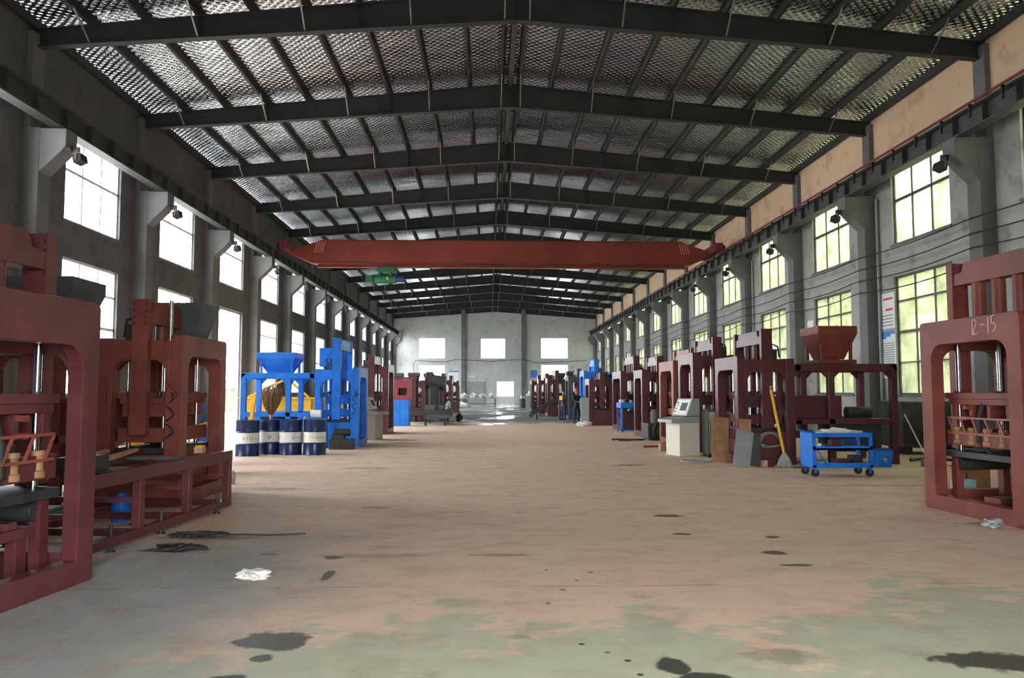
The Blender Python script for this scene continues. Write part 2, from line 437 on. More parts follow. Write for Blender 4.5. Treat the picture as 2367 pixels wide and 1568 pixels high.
    for (sx, sy, rx, ry, st) in stains:
        v1 = n.new('ShaderNodeVectorMath'); v1.operation = 'SUBTRACT'; v1.inputs[1].default_value = (sx, sy, 0); l.new(pos, v1.inputs[0])
        v2 = n.new('ShaderNodeVectorMath'); v2.operation = 'MULTIPLY'; v2.inputs[1].default_value = (1 / rx, 1 / ry, 0); l.new(v1.outputs[0], v2.inputs[0])
        v3 = n.new('ShaderNodeVectorMath'); v3.operation = 'LENGTH'; l.new(v2.outputs[0], v3.inputs[0])
        d = math_('ADD', v3.outputs['Value'], math_('MULTIPLY', math_('SUBTRACT', wob.outputs['Fac'], 0.5), 1.5 if rx > .04 else 0.3))
        f = rng(d, 1.12, 0.78, 0.0, st)
        acc = f if acc is None else math_('MAXIMUM', acc, f)
    base = mix(math_('MULTIPLY', acc, 0.9), base, srgb(42, 42, 42))
    l.new(base, b.inputs['Base Color'])
    pud = math_('MULTIPLY', rng(noise(0.30, 4, 0.5, (1.4, 0.55, 1)), 0.52, 0.59), rng(yy, 46.0, 52.0))
    rough = math_('SUBTRACT', 0.78, math_('MULTIPLY', pud, 0.72))
    rough = math_('SUBTRACT', rough, math_('MULTIPLY', acc, 0.3))
    l.new(rough, b.inputs['Roughness'])
    bp = n.new('ShaderNodeBump'); bp.inputs['Distance'].default_value = 0.006
    l.new(noise(14.0, 4), bp.inputs['Height'])
    l.new(math_('MULTIPLY', math_('SUBTRACT', 1.0, pud), 0.35), bp.inputs['Strength'])
    l.new(bp.outputs['Normal'], b.inputs['Normal'])
    return m
M_FLOOR = floor_material()
M_GROUND = mat('outdoor_concrete', srgb(170, 168, 162), 0.9, 0, srgb(150, 148, 142), 0.3)

# ------------------------------------------------------------------ hall shell
ORD = ['first', 'second', 'third', 'fourth', 'fifth', 'sixth', 'seventh', 'eighth', 'ninth', 'tenth', 'eleventh', 'twelfth', 'thirteenth', 'fourteenth', 'fifteenth', 'sixteenth', 'seventeenth', 'eighteenth']
def struct(o, label, cat):
    return tag(o, label, cat, kind='structure')
SLOPE_T = (11.80 - 10.60) / 12.08
def rafter_top(u): return 11.80 - SLOPE_T * abs(u)     # u = X - CX
def foil_z(u): return rafter_top(u) + 0.22

mb = MB(); mb.box(WL, WR, YF, YB, -0.2, 0.0)
struct(mb.build('floor', M_FLOOR), 'dusty concrete factory floor with tan dirt and oil stains', 'floor')
mb = MB(); mb.box(-70, 80, -60, 200, -0.6, -0.21)
struct(mb.build('ground', M_GROUND), 'pale open ground outside the hall', 'ground')

UP0, UP1, LO0, LO1 = 6.22, 8.58, 1.5, 5.2
def bay_y(k): return Y0 + k * BAY
def win_span(k): c = bay_y(k) + BAY / 2 + 0.22; return c - 1.56, c + 1.56
DOORK = 2
def side_wall(s):
    mb = MB(); xi = WL if s < 0 else WR; xo = xi + s * 0.25
    a, b = min(xi, xo), max(xi, xo)
    up = 1 if s > 0 else 0
    mb.box(a, b, YF, bay_y(-3), 0, 8.5); mb.box(a, b, YF, bay_y(-3), 8.5, 10.75, up)
    for k in range(-3, 12):
        y0, y1 = bay_y(k), bay_y(k + 1); w0, w1 = win_span(k)
        if k < -1:  # unseen near bays walled solid so camera-facing sides stay darker
            mb.box(a, b, y0, y1, 0, 8.5); mb.box(a, b, y0, y1, 8.5, 10.75, up); continue
        mb.box(a, b, y0, w0, 0, 8.5); mb.box(a, b, w1, y1, 0, 8.5)
        mb.box(a, b, w0, w1, LO1, UP0)
        if s < 0 and k == DOORK: pass
        else: mb.box(a, b, w0, w1, 0, LO0)
        mb.box(a, b, y0, w0, 8.5, 10.75, up); mb.box(a, b, w1, y1, 8.5, 10.75, up); mb.box(a, b, w0, w1, UP1, 10.75, up)
    return mb
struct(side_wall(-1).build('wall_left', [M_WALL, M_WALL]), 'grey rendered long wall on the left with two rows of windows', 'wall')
struct(side_wall(1).build('wall_right', [M_WALLR, M_CREAM]), 'pale rendered long wall on the right with cream upper panels', 'wall')
# far gable with its openings
mb = MB()
ops = [(-8.3, -5.15, 5.45, 7.88), (-0.98, 1.94, 5.45, 7.85), (6.14, 9.36, 5.45, 7.92), (-8.3, -5.15, 1.5, 4.68), (6.14, 9.36, 1.5, 4.75), (0.9, 2.98, 0.0, 2.78)]
xs = sorted(set([WL, WR] + [o[0] for o in ops] + [o[1] for o in ops]))
zs = sorted(set([0, 10.4] + [o[2] for o in ops] + [o[3] for o in ops]))
for i in range(len(xs) - 1):
    for j in range(len(zs) - 1):
        cx, cz = (xs[i] + xs[i + 1]) / 2, (zs[j] + zs[j + 1]) / 2
        if any(o[0] < cx < o[1] and o[2] < cz < o[3] for o in ops): continue
        mb.box(xs[i], xs[i + 1], YB, YB + 0.25, zs[j], zs[j + 1])
mb.prism([(WL, 10.4), (WR, 10.4), (WR, foil_z(12.08)), (CX, foil_z(0)), (WL, foil_z(12.08))], 'y', YB, YB + 0.25)
struct(mb.build('wall_back', M_WALLB), 'pale plastered gable wall at the far end of the hall', 'wall')
# gable behind the camera, its rolling gate open
mb = MB()
G0, G1, GH = CX - 2.4, CX + 2.4, 4.4
mb.box(WL, G0, YF - 0.25, YF, 0, 10.4); mb.box(G1, WR, YF - 0.25, YF, 0, 10.4); mb.box(G0, G1, YF - 0.25, YF, GH, 10.4)
mb.prism([(WL, 10.4), (WR, 10.4), (WR, foil_z(12.08)), (CX, foil_z(0)), (WL, foil_z(12.08))], 'y', YF - 0.25, YF)
struct(mb.build('wall_front', M_WALLB), 'gable wall with the open entrance gate', 'wall')

# roof: quilted foil under sheet metal, rafters, purlins, braces
mb = MB()
for (ua, ub) in ((-12.45, 0), (0, 12.45)):
    za, zb = foil_z(ua), foil_z(ub)
    p = [(CX + ua, za), (CX + ub, zb), (CX + ub, zb + 0.12), (CX + ua, za + 0.12)]
    mb.prism(p, 'y', YF - 0.3, YB + 0.3)
struct(mb.build('ceiling', M_FOIL), 'silver quilted insulation foil lining the pitched roof', 'ceiling')
PURL = [1.33 * i for i in range(1, 10)]
def rafter_bot(u): return 11.0 - (11.0 - 10.15) / 12.0 * abs(u)
for k in range(-3, 13):
    y = bay_y(k)
    if k == 12: y -= 0.12
    mb = MB()
    for s in (-1, 1):
        e = 12.06
        mb.prism([(CX, rafter_bot(0)), (CX + s * e, rafter_bot(e)), (CX + s * e, rafter_top(e)), (CX, rafter_top(0))], 'y', y - 0.008, y + 0.008)
        for zf, t in ((rafter_bot, 0.022), (rafter_top, -0.022)):
            mb.prism([(CX, zf(0)), (CX + s * e, zf(e)), (CX + s * e, zf(e) + t), (CX, zf(0) + t)], 'y', y - 0.11, y + 0.11)
        for u in (4.0, 8.0):
            mb.box(CX + s * u - 0.008, CX + s * u + 0.008, y - 0.1, y + 0.1, rafter_bot(u), rafter_top(u))
        mb.box(CX + s * (e - 0.02) - 0.012, CX + s * (e - 0.02) + 0.012, y - 0.11, y + 0.11, rafter_bot(e), rafter_top(e))
    mb.box(CX - 0.012, CX + 0.012, y - 0.11, y + 0.11, rafter_bot(0) - 0.02, rafter_top(0))
    r = mb.build('roof_beam', M_STEEL)
    struct(r, 'grey steel roof beam spanning the hall, %s from the entrance' % ORD[k + 3], 'roof beam')
    mbb = MB()
    for s in (-1, 1):
        for u in (0.3, 2 * 1.33, 4 * 1.33, 6 * 1.33, 8 * 1.33):
            mbb.bar((CX + s * u, y - 0.95, rafter_top(u) + 0.05), (CX + s * (u + .02), y - 0.10, rafter_bot(u) + 0.04), 0.035, 0.035)
    bo = mbb.build('brace', M_GALV, r)
for s in (-1, 1):
    for i, u in enumerate([0.27] + PURL):
        mb = MB()
        z = rafter_top(u)
        x = CX + s * u
        mb.box(x - 0.006, x + 0.006, YF, YB, z, z + 0.2)
        mb.box(x - 0.085 if s < 0 else x, x if s < 0 else x + 0.085, YF, YB, z, z + 0.008)
        mb.box(x if s < 0 else x - 0.06, x + 0.06 if s < 0 else x, YF, YB, z + 0.19, z + 0.2)
        struct(mb.build('roof_purlin', M_STEEL), 'grey steel purlin under the %s roof slope, %s from the ridge' % ('left' if s < 0 else 'right', ORD[i]), 'roof purlin')
mb = MB()
for y in range(int(YF) + 1, int(YB), 2): mb.box(CX - 0.27, CX + 0.27, y, y + 0.05, 11.86, 11.9)
mb.box(CX - 0.07, CX + 0.07, YF, YB, 11.72, 11.86)
struct(mb.build('ridge_beam', M_DGREY), 'dark ridge member running along the roof peak', 'roof beam')
for s in (-1, 1):
    mb = MB(); x = CX + s * 11.95; z = rafter_top(11.95)
    mb.box(x - 0.05, x + 0.05, YF, YB, z - 0.02, z + 0.2)
    struct(mb.build('eave_beam', M_STEEL), 'grey eave member along the top of the %s wall' % ('left' if s < 0 else 'right'), 'roof beam')

# columns with haunched corbels
colm = None
for s in (-1, 1):
    for k in range(-3, 13):
        y = bay_y(k)
        xf = CX + s * 11.68; xw = CX + s * 12.10; xu = CX + s * 11.93
        h = 0.27
        ya, yb_ = (y - h, y + h)
        if k == 12: ya, yb_ = y - 0.4, y - 0.02
        mb = MB()
        mb.box(min(xf, xw), max(xf, xw), ya, yb_, 0, 8.05)
        mb.box(min(xu, xw), max(xu, xw), ya + 0.03, yb_ - 0.03, 8.05, 10.5)
        c = mb.build('column', M_CONC, bevel=0.012)
        struct(c, 'concrete column of the %s wall, %s from the entrance' % ('left' if s < 0 else 'right', ORD[k + 3]), 'column')
        mc = MB(); xt = CX + s * 11.05
        mc.prism([(xf, 6.95), (xf + s * 0.01, 8.03), (xt, 8.03), (xt, 7.6), (CX + s * 11.2, 7.42)], 'y', ya + 0.01, yb_ - 0.01)
        mc.build('corbel', M_CONC, c, bevel=0.012)

# crane runway beams and rails
for s in (-1, 1):
    x = CX + s * 11.28
    mb = MB()
    mb.box(x - 0.16, x + 0.16, YF + .3, YB - .3, 8.05, 8.09); mb.box(x - 0.2, x + 0.2, YF + .3, YB - .3, 8.55, 8.60); mb.box(x - 0.012, x + 0.012, YF + .3, YB - .3, 8.09, 8.55)
    y = YF + .5
    while y < YB - .5:
        mb.box(x - 0.15, x + 0.15, y - 0.01, y + 0.01, 8.09, 8.55); y += 1.21
    cb = mb.build('crane_runway_beam', M_DGREY)
    struct(cb, 'dark steel crane runway beam on the %s corbels' % ('left' if s < 0 else 'right'), 'crane beam')
    mr = MB(); mr.box(x - 0.035, x + 0.035, YF + .3, YB - .3, 8.60, 8.68)
    mr.build('rail', M_DARK, cb)
    if s > 0:
        mr = MB(); xr = x - 0.26
        mr.box(xr - 0.02, xr + 0.02, YF + .3, YB - .3, 8.60, 8.66)
        mr.build('conductor_rail', M_PINK, cb)
        mh = MB(); y = YF + .8
        while y < YB - 1:
            mh.box(xr - 0.015, x - .15, y - 0.02, y + 0.02, 8.56, 8.60); mh.box(xr - 0.015, xr + 0.03, y - 0.025, y + 0.025, 8.28, 8.6); y += 1.21
        mh.build('hanger', M_DARK, cb)

# windows: frame, mullions, one pane mesh each
wn_count = 0
def side_window(s, k, z0, z1, zb, which):
    global wn_count
    wn_count += 1
    w0, w1 = win_span(k)
    x0 = (WL - 0.16) if s < 0 else (WR + 0.08); x1 = x0 + 0.08
    mf = MB(); t = 0.05
    mf.box(x0, x1, w0, w0 + t, z0, z1); mf.box(x0, x1, w1 - t, w1, z0, z1); mf.box(x0, x1, w0, w1, z0, z0 + t); mf.box(x0, x1, w0, w1, z1 - t, z1)
    for i in (1, 2):
        y = w0 + (w1 - w0) * i / 3
        mf.box(x0 + .01, x1 - .01, y - 0.025, y + 0.025, z0, z1)
    for z, tt in zb: mf.box(x0, x1, w0, w1, z - tt / 2, z + tt / 2)
    o = mf.build('window_%d' % wn_count, M_WHITE if s < 0 else M_DGREY)
    struct(o, '%s framed window in the %s row of the %s wall, %s bay from the entrance' % ('white' if s < 0 else 'dark', which, 'left' if s < 0 else 'right', ORD[k + 3]), 'window')
    mp = MB(); xm = (x0 + x1) / 2
    mp.box(xm - .004, xm + .004, w0 + t, w1 - t, z0 + t, z1 - t)
    mp.build('pane', M_GLASS if s < 0 else M_GLASSR, o)
    ms = MB(); xs_ = WL if s < 0 else WR
    ms.box(min(xs_, xs_ - s * 0.05), max(xs_, xs_ - s * 0.05), w0 - 0.08, w1 + 0.08, z0 - 0.07, z0)
    ms.build('sill', M_CONC, o)
for s in (-1, 1):
    for k in range(-1, 12):
        side_window(s, k, UP0, UP1, [(7.62, .07)], 'upper')
        if s < 0 and k == DOORK: continue
        side_window(s, k, LO0, LO1, [(4.42, .05), (3.45, .08), (2.5, .03)], 'lower')
for i, (a, b, z0, z1) in enumerate(ops[:5]):
    mf = MB(); t = 0.06; y0, y1 = YB + .08, YB + .16
    mf.box(a, a + t, y0, y1, z0, z1); mf.box(b - t, b, y0, y1, z0, z1); mf.box(a, b, y0, y1, z0, z0 + t); mf.box(a, b, y0, y1, z1 - t, z1)
    for j in (1, 2): x = a + (b - a) * j / 3; mf.box(x - .02, x + .02, y0, y1, z0, z1)
    mf.box(a, b, y0, y1, z0 + (z1 - z0) * .6 - .02, z0 + (z1 - z0) * .6 + .02)
    wn_count += 1
    o = mf.build('window_%d' % wn_count, M_WHITE)
    struct(o, 'bright window in the far gable wall, ' + ['upper left', 'upper middle', 'upper right', 'lower left', 'lower right'][i], 'window')
    mp = MB(); mp.box(a + t, b - t, YB + .115, YB + .123, z0 + t, z1 - t); mp.build('pane', M_GLASS, o)
# glazed door and grey steel door in the gable
mf = MB(); a, b, z1 = .9, 2.98, 2.78
for x in (a, 1.72, 2.36, b - .06): mf.box(x, x + .06, YB + .06, YB + .14, 0, z1)
for z in (0, .95, 1.9, z1 - .06): mf.box(a, b, YB + .06, YB + .14, z, z + .06)
mf.box(a, b, YB + .08, YB + .12, 0.06, .95)
o = mf.build('door_1', M_WHITE); struct(o, 'glazed double door with white frame in the far gable', 'door')
mp = MB(); mp.box(a, b, YB + .096, YB + .104, 1.0, z1 - .05); mp.build('pane', M_GLASS, o)
mf = MB(); mf.box(-2.48, -.44, YB - .05, YB - .002, 0, 2.74); mf.box(-2.42, -1.48, YB - .08, YB - .05, .05, 2.68); mf.box(-1.44, -.5, YB - .08, YB - .05, .05, 2.68)
o = mf.build('door_2', M_LGREY); struct(o, 'closed grey steel double door in the far gable wall', 'door')
mp = MB(); mp.box(-1.5, -1.42, YB - .12, YB - .08, 1.0, 1.2); mp.build('handle', M_DARK, o)
for x in (-3.0, 4.1):
    mb = MB(); mb.box(x - .25, x + .25, YB - .3, YB - .002, 0, 11.2)
    struct(mb.build('column', M_CONC, bevel=.012), 'concrete column on the far gable wall %s the doors' % ('left of' if x < 0 else 'right of'), 'column')
# sliding door leaf beside the left doorway
w0, w1 = win_span(DOORK)
mf = MB()
for y in (w0 + .02, w1 - .08): mf.box(WL - .2, WL - .1, y, y + .06, 0, LO1)
mf.box(WL - .2, WL - .1, w0, w1, LO1 - .08, LO1)
struct(mf.build('door_3', M_LGREY), 'frame of the tall open doorway in the left wall', 'door')

# ------------------------------------------------------------------ block-making machines
def block_machine(name, label, s, Xf, Yn, D, H, HP, M, rz=0, W=1.25, L=0, hopper=None, group=None, M2=None, post=(0.5, 0.74), post0=0.8, rods_up=False, cyl=2, leg=0.22, detail=2, Mrod=None, beam=0.30, sill=0.72, bare=False, based=True, thick=0.18):
    """hydraulic press frame: portals, guide posts, crosshead, rods, mould, feeder and hopper.
    local x runs away from the aisle, y into the hall"""
    M2 = M2 or M_DARK
    T = thing(name, label, 'machine', (s * Xf, Yn, 0), rz, group)
    mb = MB(s); t = thick
    mb.ring('x', 0, t, (0, D, 0, H), (leg, D - leg, 0.2, H - beam), 0.2, ro=0.06, rb=0.03)
    mb.ring('x', W - t, W, (0, D, 0, H - .06), (leg, D - leg, 0.2, H - beam), 0.2, rb=0.03)
    for v in (0.0, D - 0.14):
        mb.ring('y', v, v + 0.14, (t, W - t, 0.02, H - 0.09), (t + 0.05, W - t - 0.03, sill, H - beam - 0.06), 0.2, rb=0.02)
    mb.build('main_frame', M, T, bevel=0.008)
    p0, p1 = post
    for v0, v1 in ((-0.13, -0.004), (D + 0.004, D + 0.13)):
        mp = MB(s)
        mp.box(p0, p1, v0, v1, post0, HP)
        if detail > 1:
            for i in range(4):
                z = HP - 0.07 - i * 0.09
                for u in (p0 + 0.03, p1 - 0.03):
                    mp.box(u - .011, u + .011, v0 - 0.006, v0, z - .02, z + .02, 1)
        mp.build('guide_post', [M, M_BLACK], T, bevel=0.006)
    uc = (p0 + p1) / 2
    mc = MB(s)
    mc.prism([(-0.0, HP - .33), (D, HP - .33), (D, HP - .17), (D - .16, HP - .15), (D - .22, HP - .02), (.22, HP - .02), (.16, HP - .15), (0, HP - .17)], 'x', uc - .10, uc + .08)
    mc.build('crosshead', M, T, bevel=0.006)
    for i in range(cyl):
        v = D * (i + 1) / (cyl + 1)
        m = MB(s); m.tube((uc, v, H - 0.2), (uc, v, HP - .33), 0.085, 16)
        m.build('hydraulic_cylinder', M, T, smooth=True)
    rz_ = H - 0.16
    for u in (0.36, W - 0.34):
        for v in (0.28, D - 0.28):
            m = MB(s); m.tube((u, v, 0.62), (u, v, rz_), 0.032, 14)
            m.build('guide_rod', Mrod or M_CHROME, T, smooth=True)
    if rods_up:
        for u in (0.22, W - 0.2 - .3):
            m = MB(s); m.tube((u, 0.10, H - .1), (u, 0.10, HP), 0.028, 12); m.build('lift_rod', M_GALV, T, smooth=True)
    # pressing head, mould box, vibration table, base
    m = MB(s)
    m.box(0.26, W - 0.24, 0.2, D - 0.2, 1.42, 1.50)
    for i in range(5):
        v = 0.24 + (D - 0.54) * i / 4; m.box(0.28, W - 0.26, v, v + 0.06, 1.24, 1.42)
    m.box(0.24, 0.34, 0.16, D - 0.16, 1.50, 1.58); m.box(W - .34, W - .24, 0.16, D - 0.16, 1.50, 1.58)
    m.build('press_head', M, T, bevel=0.004)
    m = MB(s)
    m.ring('z', 0.88, 1.08, (0.22, W - 0.22, 0.2, D - 0.2), (0.30, W - 0.30, 0.28, D - 0.28), 0.03)
    for i in range(1, 5):
        v = 0.28 + (D - .56) * i / 5; m.box(0.30, W - .30, v - .02, v + .02, 0.9, 1.06)
    m.build('mould_box', M, T, bevel=0.004)
    m = MB(s)
    m.box(0.2, W - .2, .17, D - .17, .72, .80)
    for v in (.3, D - .3):
        m.tube((.3, v, .62), (W - .3, v, .62), 0.09, 14)
    m.build('vibration_table', M2, T, bevel=0.004)
    if not based:
        for v in (.22, D - .30):
            m = MB(s); m.box(.26, W - .26, v, v + .08, .62, .72); m.build('cross_beam', M, T)
            for u in (.26, W - .36):
                m = MB(s); m.box(u, u + .1, v - .01, v + .09, 0.0, .62); m.build('support_leg', M, T)
    else:
        m = MB(s)
        m.box(0.19, W - .19, .145, D - .145, 0.05, .50)
        for u in (.25, W - .35): m.box(u, u + .1, .2, D - .2, .50, .72)
        m.build('base', M, T, bevel=0.006)
    if detail > 1:
        for j in range(2):
            m = MB(s)
            a = 0.35 + .35 * j
            pts = [(W - .2, a, H - .02), (W - .25, a - .05, H + .22), (W - .45, a, H + .32), (W * .55, a + .05, H + .18), (uc + .12, a + .1, HP - .5)]
            m.path(pts, 0.018, 8); m.build('hose', M_BLACK, T, smooth=True)
        m = MB(s)
        for i in range(3):
            z = .95 + i * .24
            m.path([(.20 - .11 * math.sin(q * PI / 14), -.012 - .05 * math.sin(q * PI / 14), z + .014 * q) for q in range(15)], .010, 7)
        m.build('hydraulic_pipe', M_BLACK, T, smooth=True)
        m = MB(s); m.box(uc + .14, uc + .36, .25, .6, H - .08, H + .16)
        for i in range(3): m.tube((uc + .25, .30 + i * .11, H + .16), (uc + .25, .30 + i * .11, H + .24), .035, 10)
        m.build('valve_block', M2, T)
        for u, d in ((.2, -1), (W - .16, 1)):
            m = MB(s); m.prism([(u, 1.72), (u, 1.42), (u + d * .0 - d * -.12, 1.50), (u + d * .14, 1.56)], 'y', -.05, -.001); m.build('support_bracket', M, T)
        for u in (0.36, W - 0.34):
            for v in (0.28, D - 0.28):
                m = MB(s); m.lathe([(.034, 0), (.06, 0), (.06, .09), (.034, .09)], c=(u, v, 1.51), n=14); m.build('rod_bush', M2, T, smooth=True)
    if L:
        E_ = W + L
        m = MB(s); b = 0.14; zt = H - 0.17; zm = 1.0
        for v in (0.02, D - .02 - b):
            m.box(W, E_, v, v + b, zt - .16, zt)
            m.box(W, E_, v, v + b, zm - .12, zm)
            for u in (W + L * 0.33, E_ - b): m.box(u, u + b, v, v + b, 0, zt - .16)
            for (u, d) in ((W, 1), (W + L * .33, -1), (W + L * .33 + b, 1), (E_ - b, -1)):
                m.prism([(u, zt - .16), (u + d * .16, zt - .16), (u, zt - .32)], 'y', v + .03, v + b - .03)
        for u in (W + .02, E_ - b):
            m.box(u, u + b, .02, D - .02, zt - .16, zt - .02); m.box(u, u + b, .02, D - .02, zm - .12, zm - .02)
        m.build('feeder_frame', M, T, bevel=0.008)
        if bare: L = 0
    if L:
        m = MB(s)
        m.ring('z', 1.02, 1.5, (W + .05, W + L * .5, .26, D - .26), (W + .09, W + L * .5 - .04, .30, D - .30), 0.02)
        m.box(W + .06, W + L * .5 - .02, .28, D - .28, 1.0, 1.02)
        m.build('feed_drawer', M, T)
        m = MB(s)
        m.box(W + L * .45, E_ - .2, .4, D - .4, .25, .9); m.box(W + .1, E_ - .2, .5, D - .5, .55, .7)
        m.build('drive_unit', M2, T, bevel=.01)
        m = MB(s); m.tube((E_ - .9, .6, 1.12), (E_ - .35, .6, 1.12), .13, 16); m.box(E_ - .85, E_ - .4, .5, .7, 1.0, 1.02)
        m.build('motor', M2, T, smooth=True)
    if hopper:
        u0, u1, v0, v1, zt, zb, MH = hopper
        m = MB(s)
        um, vm = (u0 + u1) / 2, (v0 + v1) / 2
        zr = zt - .17
        m.frustum((u0, u1, v0, v1), (u0, u1, v0, v1), zt, zr, .02)
        ex, ey = (u1 - u0) * .27, (v1 - v0) * .27
        m.frustum((u0, u1, v0, v1), (um - ex, um + ex, vm - ey, vm + ey), zr, zb, .02)
        h = m.build('hopper', MH, T)
        for (u, v) in ((u0 + .12, v0 + .1), (u1 - .12, v0 + .1), (u0 + .12, v1 - .1), (u1 - .12, v1 - .1)):
            q = MB(s); q.bar((u, v, zb - .05), (um + (u - um) * 1.02, v, zr - .1), .06, .06); q.build('leg', MH, h)
        q = MB(s); q.ring('z', zb - .1, zb - .02, (u0 + .02, u1 - .02, v0 + .02, v1 - .02), (u0 + .1, u1 - .1, v0 + .1, v1 - .1), .02); q.build('support_frame', MH, h)
    return T

# right-hand row, nearest first
R15 = block_machine('block_press', 'red press in the right foreground with chalk writing on its frame', 1, 6.2, 8.9, 1.88, 2.55, 3.42, M_RED, rz=0.07, W=1.3, post=(.52, .76), cyl=4, leg=.23, beam=.32, sill=.25, L=0, based=False)
RA = block_machine('block_press', 'large maroon press with a feeder frame behind the blue trolley', 1, 5.45, 16.95, 1.7, 2.38, 2.97, M_MAROON, W=1.27, L=2.3, hopper=(1.84, 2.72, .05, 1.05, 3.05, 2.32, M_RED))
RB = block_machine('block_press', 'maroon press standing behind the grey control console', 1, 5.35, 20.3, 1.6, 2.62, 3.02, M_MAROON, L=1.2, W=1.2)
RC = block_machine('block_press', 'maroon press hidden partly behind the console press, pale orange front', 1, 5.35, 22.5, 1.9, 2.5, 2.86, M_REDL, L=.8)
RD = block_machine('block_press', 'maroon press beside the dark hydraulic unit in the right row', 1, 5.35, 27.1, 1.6, 2.36, 2.84, M_MAROON, L=.8)
RE = block_machine('block_press', 'maroon press behind the blue work bench in the right row', 1, 5.35, 31.5, 2.2, 2.42, 3.05, M_MAROON, L=.8, cyl=3)
RF = block_machine('block_press', 'squat maroon press beside the two workers', 1, 4.72, 36.6, 1.7, 2.2, 2.5, M_MAROON, W=1.15, L=.6)
RG = block_machine('block_press', 'blue press rising behind the squat maroon press', 1, 4.75, 38.9, 1.8, 2.65, 3.2, M_BLUE, L=.6, detail=1)
far_right = [(4.55, 44.6, 2.5, 2.9, M_DGREY, 'dark grey press just behind the two workers'),
             (3.75, 50.0, 2.45, 2.95, M_MAROON, 'distant maroon press right behind the dark conveyor chute'),
             (3.6, 56.5, 2.5, 2.9, M_MAROON, 'maroon press second from the far end of the right row'),
             (3.45, 63.0, 2.5, 2.9, M_MAROON, 'farthest maroon press in the right row'),]
for (xf, yn, h, hp, m, lb) in far_right:
    block_machine('block_press', lb, 1, xf, yn, 1.8, h, hp, m, L=.7, detail=1, group='distant presses in the right row', hopper=(1.3, 2.0, .3, 1.2, h + .45, h - .1, M_DGREY))
# left-hand row
L1 = block_machine('block_press', 'maroon press cut off by the left edge, nearest the camera', -1, 3.62, 5.0, 1.88, 2.36, 3.0, M_MAROON, rz=-.128, post=(.52, .76), leg=.21, beam=.38, sill=.25, cyl=3, based=False, thick=.14)
L3 = block_machine('block_press', 'maroon press behind the low rail frame with a tall flat centre post', -1, 4.27, 11.0, 1.8, 2.4, 2.88, M_RED, W=1.18, L=1.5, post=(.44, .66), post0=1.0, rods_up=True, hopper=(1.58, 2.5, .05, 1.0, 3.22, 2.4, M_DGREY))
LB = block_machine('block_press', 'bright blue press with blue hopper behind the oil drums', -1, 3.72, 22.45, 1.65, 2.3, 3.12, M_BLUE, L=2.1, hopper=(1.85, 2.95, .1, 1.2, 2.72, 2.12, M_BLUE), M2=M_NAVY, bare=True)
m = MB(-1); m.frustum((.1, .95, .95, 1.75), (.25, .8, 1.1, 1.6), 2.95, 2.42, .02); m.build('material_bin', M_DGREY, L3)
L5 = block_machine('block_press', 'dark red press behind the blue press on the left', -1, 3.75, 29.2, 1.8, 2.62, 2.95, M_MAROON, W=1.0, L=.5)
far_left = [(3.45, 42.6, 2.2, 2.5, M_MAROON, 'maroon press behind the blue cabinet on the left'),
            (3.0, 48.0, 2.35, 2.7, M_DGREY, 'dark grey press in the distant left row'),
            (2.55, 54.0, 2.45, 2.85, M_MAROON, 'distant maroon press under the lower left gable window'),
            (2.3, 60.0, 2.4, 2.8, M_MAROON, 'farthest maroon press in the left row')]
for (xf, yn, h, hp, m, lb) in far_left:
    block_machine('block_press', lb, -1, xf, yn, 1.7, h, hp, m, L=.7, detail=1, group='distant presses in the left row', hopper=(1.3, 2.0, .3, 1.2, h + .4, h - .1, M_DGREY))

# chalk number on the frame of the right foreground press
def stroke(T, strokes, x, y0, z0, hgt, name='chalk_number'):
    m = MB()
    for st in strokes:
        m.path([(x, y0 - a * hgt, z0 + b * hgt) for a, b in st], 0.007, 6)
    return m.build(name, M_CHALK, T)
glyph = [[(0, .0), (.02, .5), (.04, 1.0)], [(.04, .95), (.25, 1.0), (.38, .82), (.28, .55), (.1, .2), (.05, .06), (.22, .05), (.46, .12)],
         [(.72, .62), (.9, .66), (1.05, .58), (1.16, .64)], [(1.42, .05), (1.44, .55), (1.45, 1.05)],
         [(1.72, 1.06), (1.75, .62)], [(1.72, 1.06), (2.02, 1.12)], [(1.75, .62), (1.95, .66), (2.08, .45), (1.98, .2), (1.78, .12)]]
stroke(R15, glyph, 0.0, 0.80, 2.31, 0.20)

# inner fittings of the two foreground presses
def foreground_fittings(T, s, D, W):
    for z in (1.36, 1.22):
        for v in (D - .62, .40):
            m = MB(s); m.box(.2, W - .2, v, v + .06, z, z + .05); m.build('mould_rail', M_RED, T)
    for i in range(5):
        v = .35 + i * (D - .75) / 4
        m = MB(s); m.lathe([(0, 0), (.06, 0), (.06, .05), (.045, .06), (.045, .17), (.055, .18), (.055, .22), (0, .22)], c=(.24, v, .9), n=14)
        m.build('spring_bush', M_TAN, T, smooth=True)
    m = MB(s)
    for i in range(6):
        v = .32 + i * (D - .7) / 5
        m.bar((.19, v, 1.05), (.19, v + .10, 1.24), .02, .02)
    m.box(.18, .2, .28, D - .28, 1.03, 1.055); m.box(.18, .2, .28, D - .28, 1.235, 1.26)
    m.build('ladder_guard', M_REDL, T)
    m = MB(s)
    m.path([(.3, D * .55, 1.5), (.22, D * .56, 1.2), (.2, D * .55, .95), (.35, D * .5, .75)], .03, 10)
    m.path([(.4, D * .35, 1.6), (.3, D * .33, 1.3), (.3, D * .36, 1.0)], .022, 10)
    m.build('hose', M_BLACK, T, smooth=True)
m = MB(-1); m.box(.3, .95, .3, 1.55, .42, .5)
for u in (.32, .83):
    for v in (.34, 1.38): m.box(u, u + .1, v, v + .12, .0, .42)
for i in range(4): m.box(.33, .9, .38 + i * .3, .5 + i * .3, .5, .56)
m.build('lower_table', M_MAROON, L1, bevel=.004)
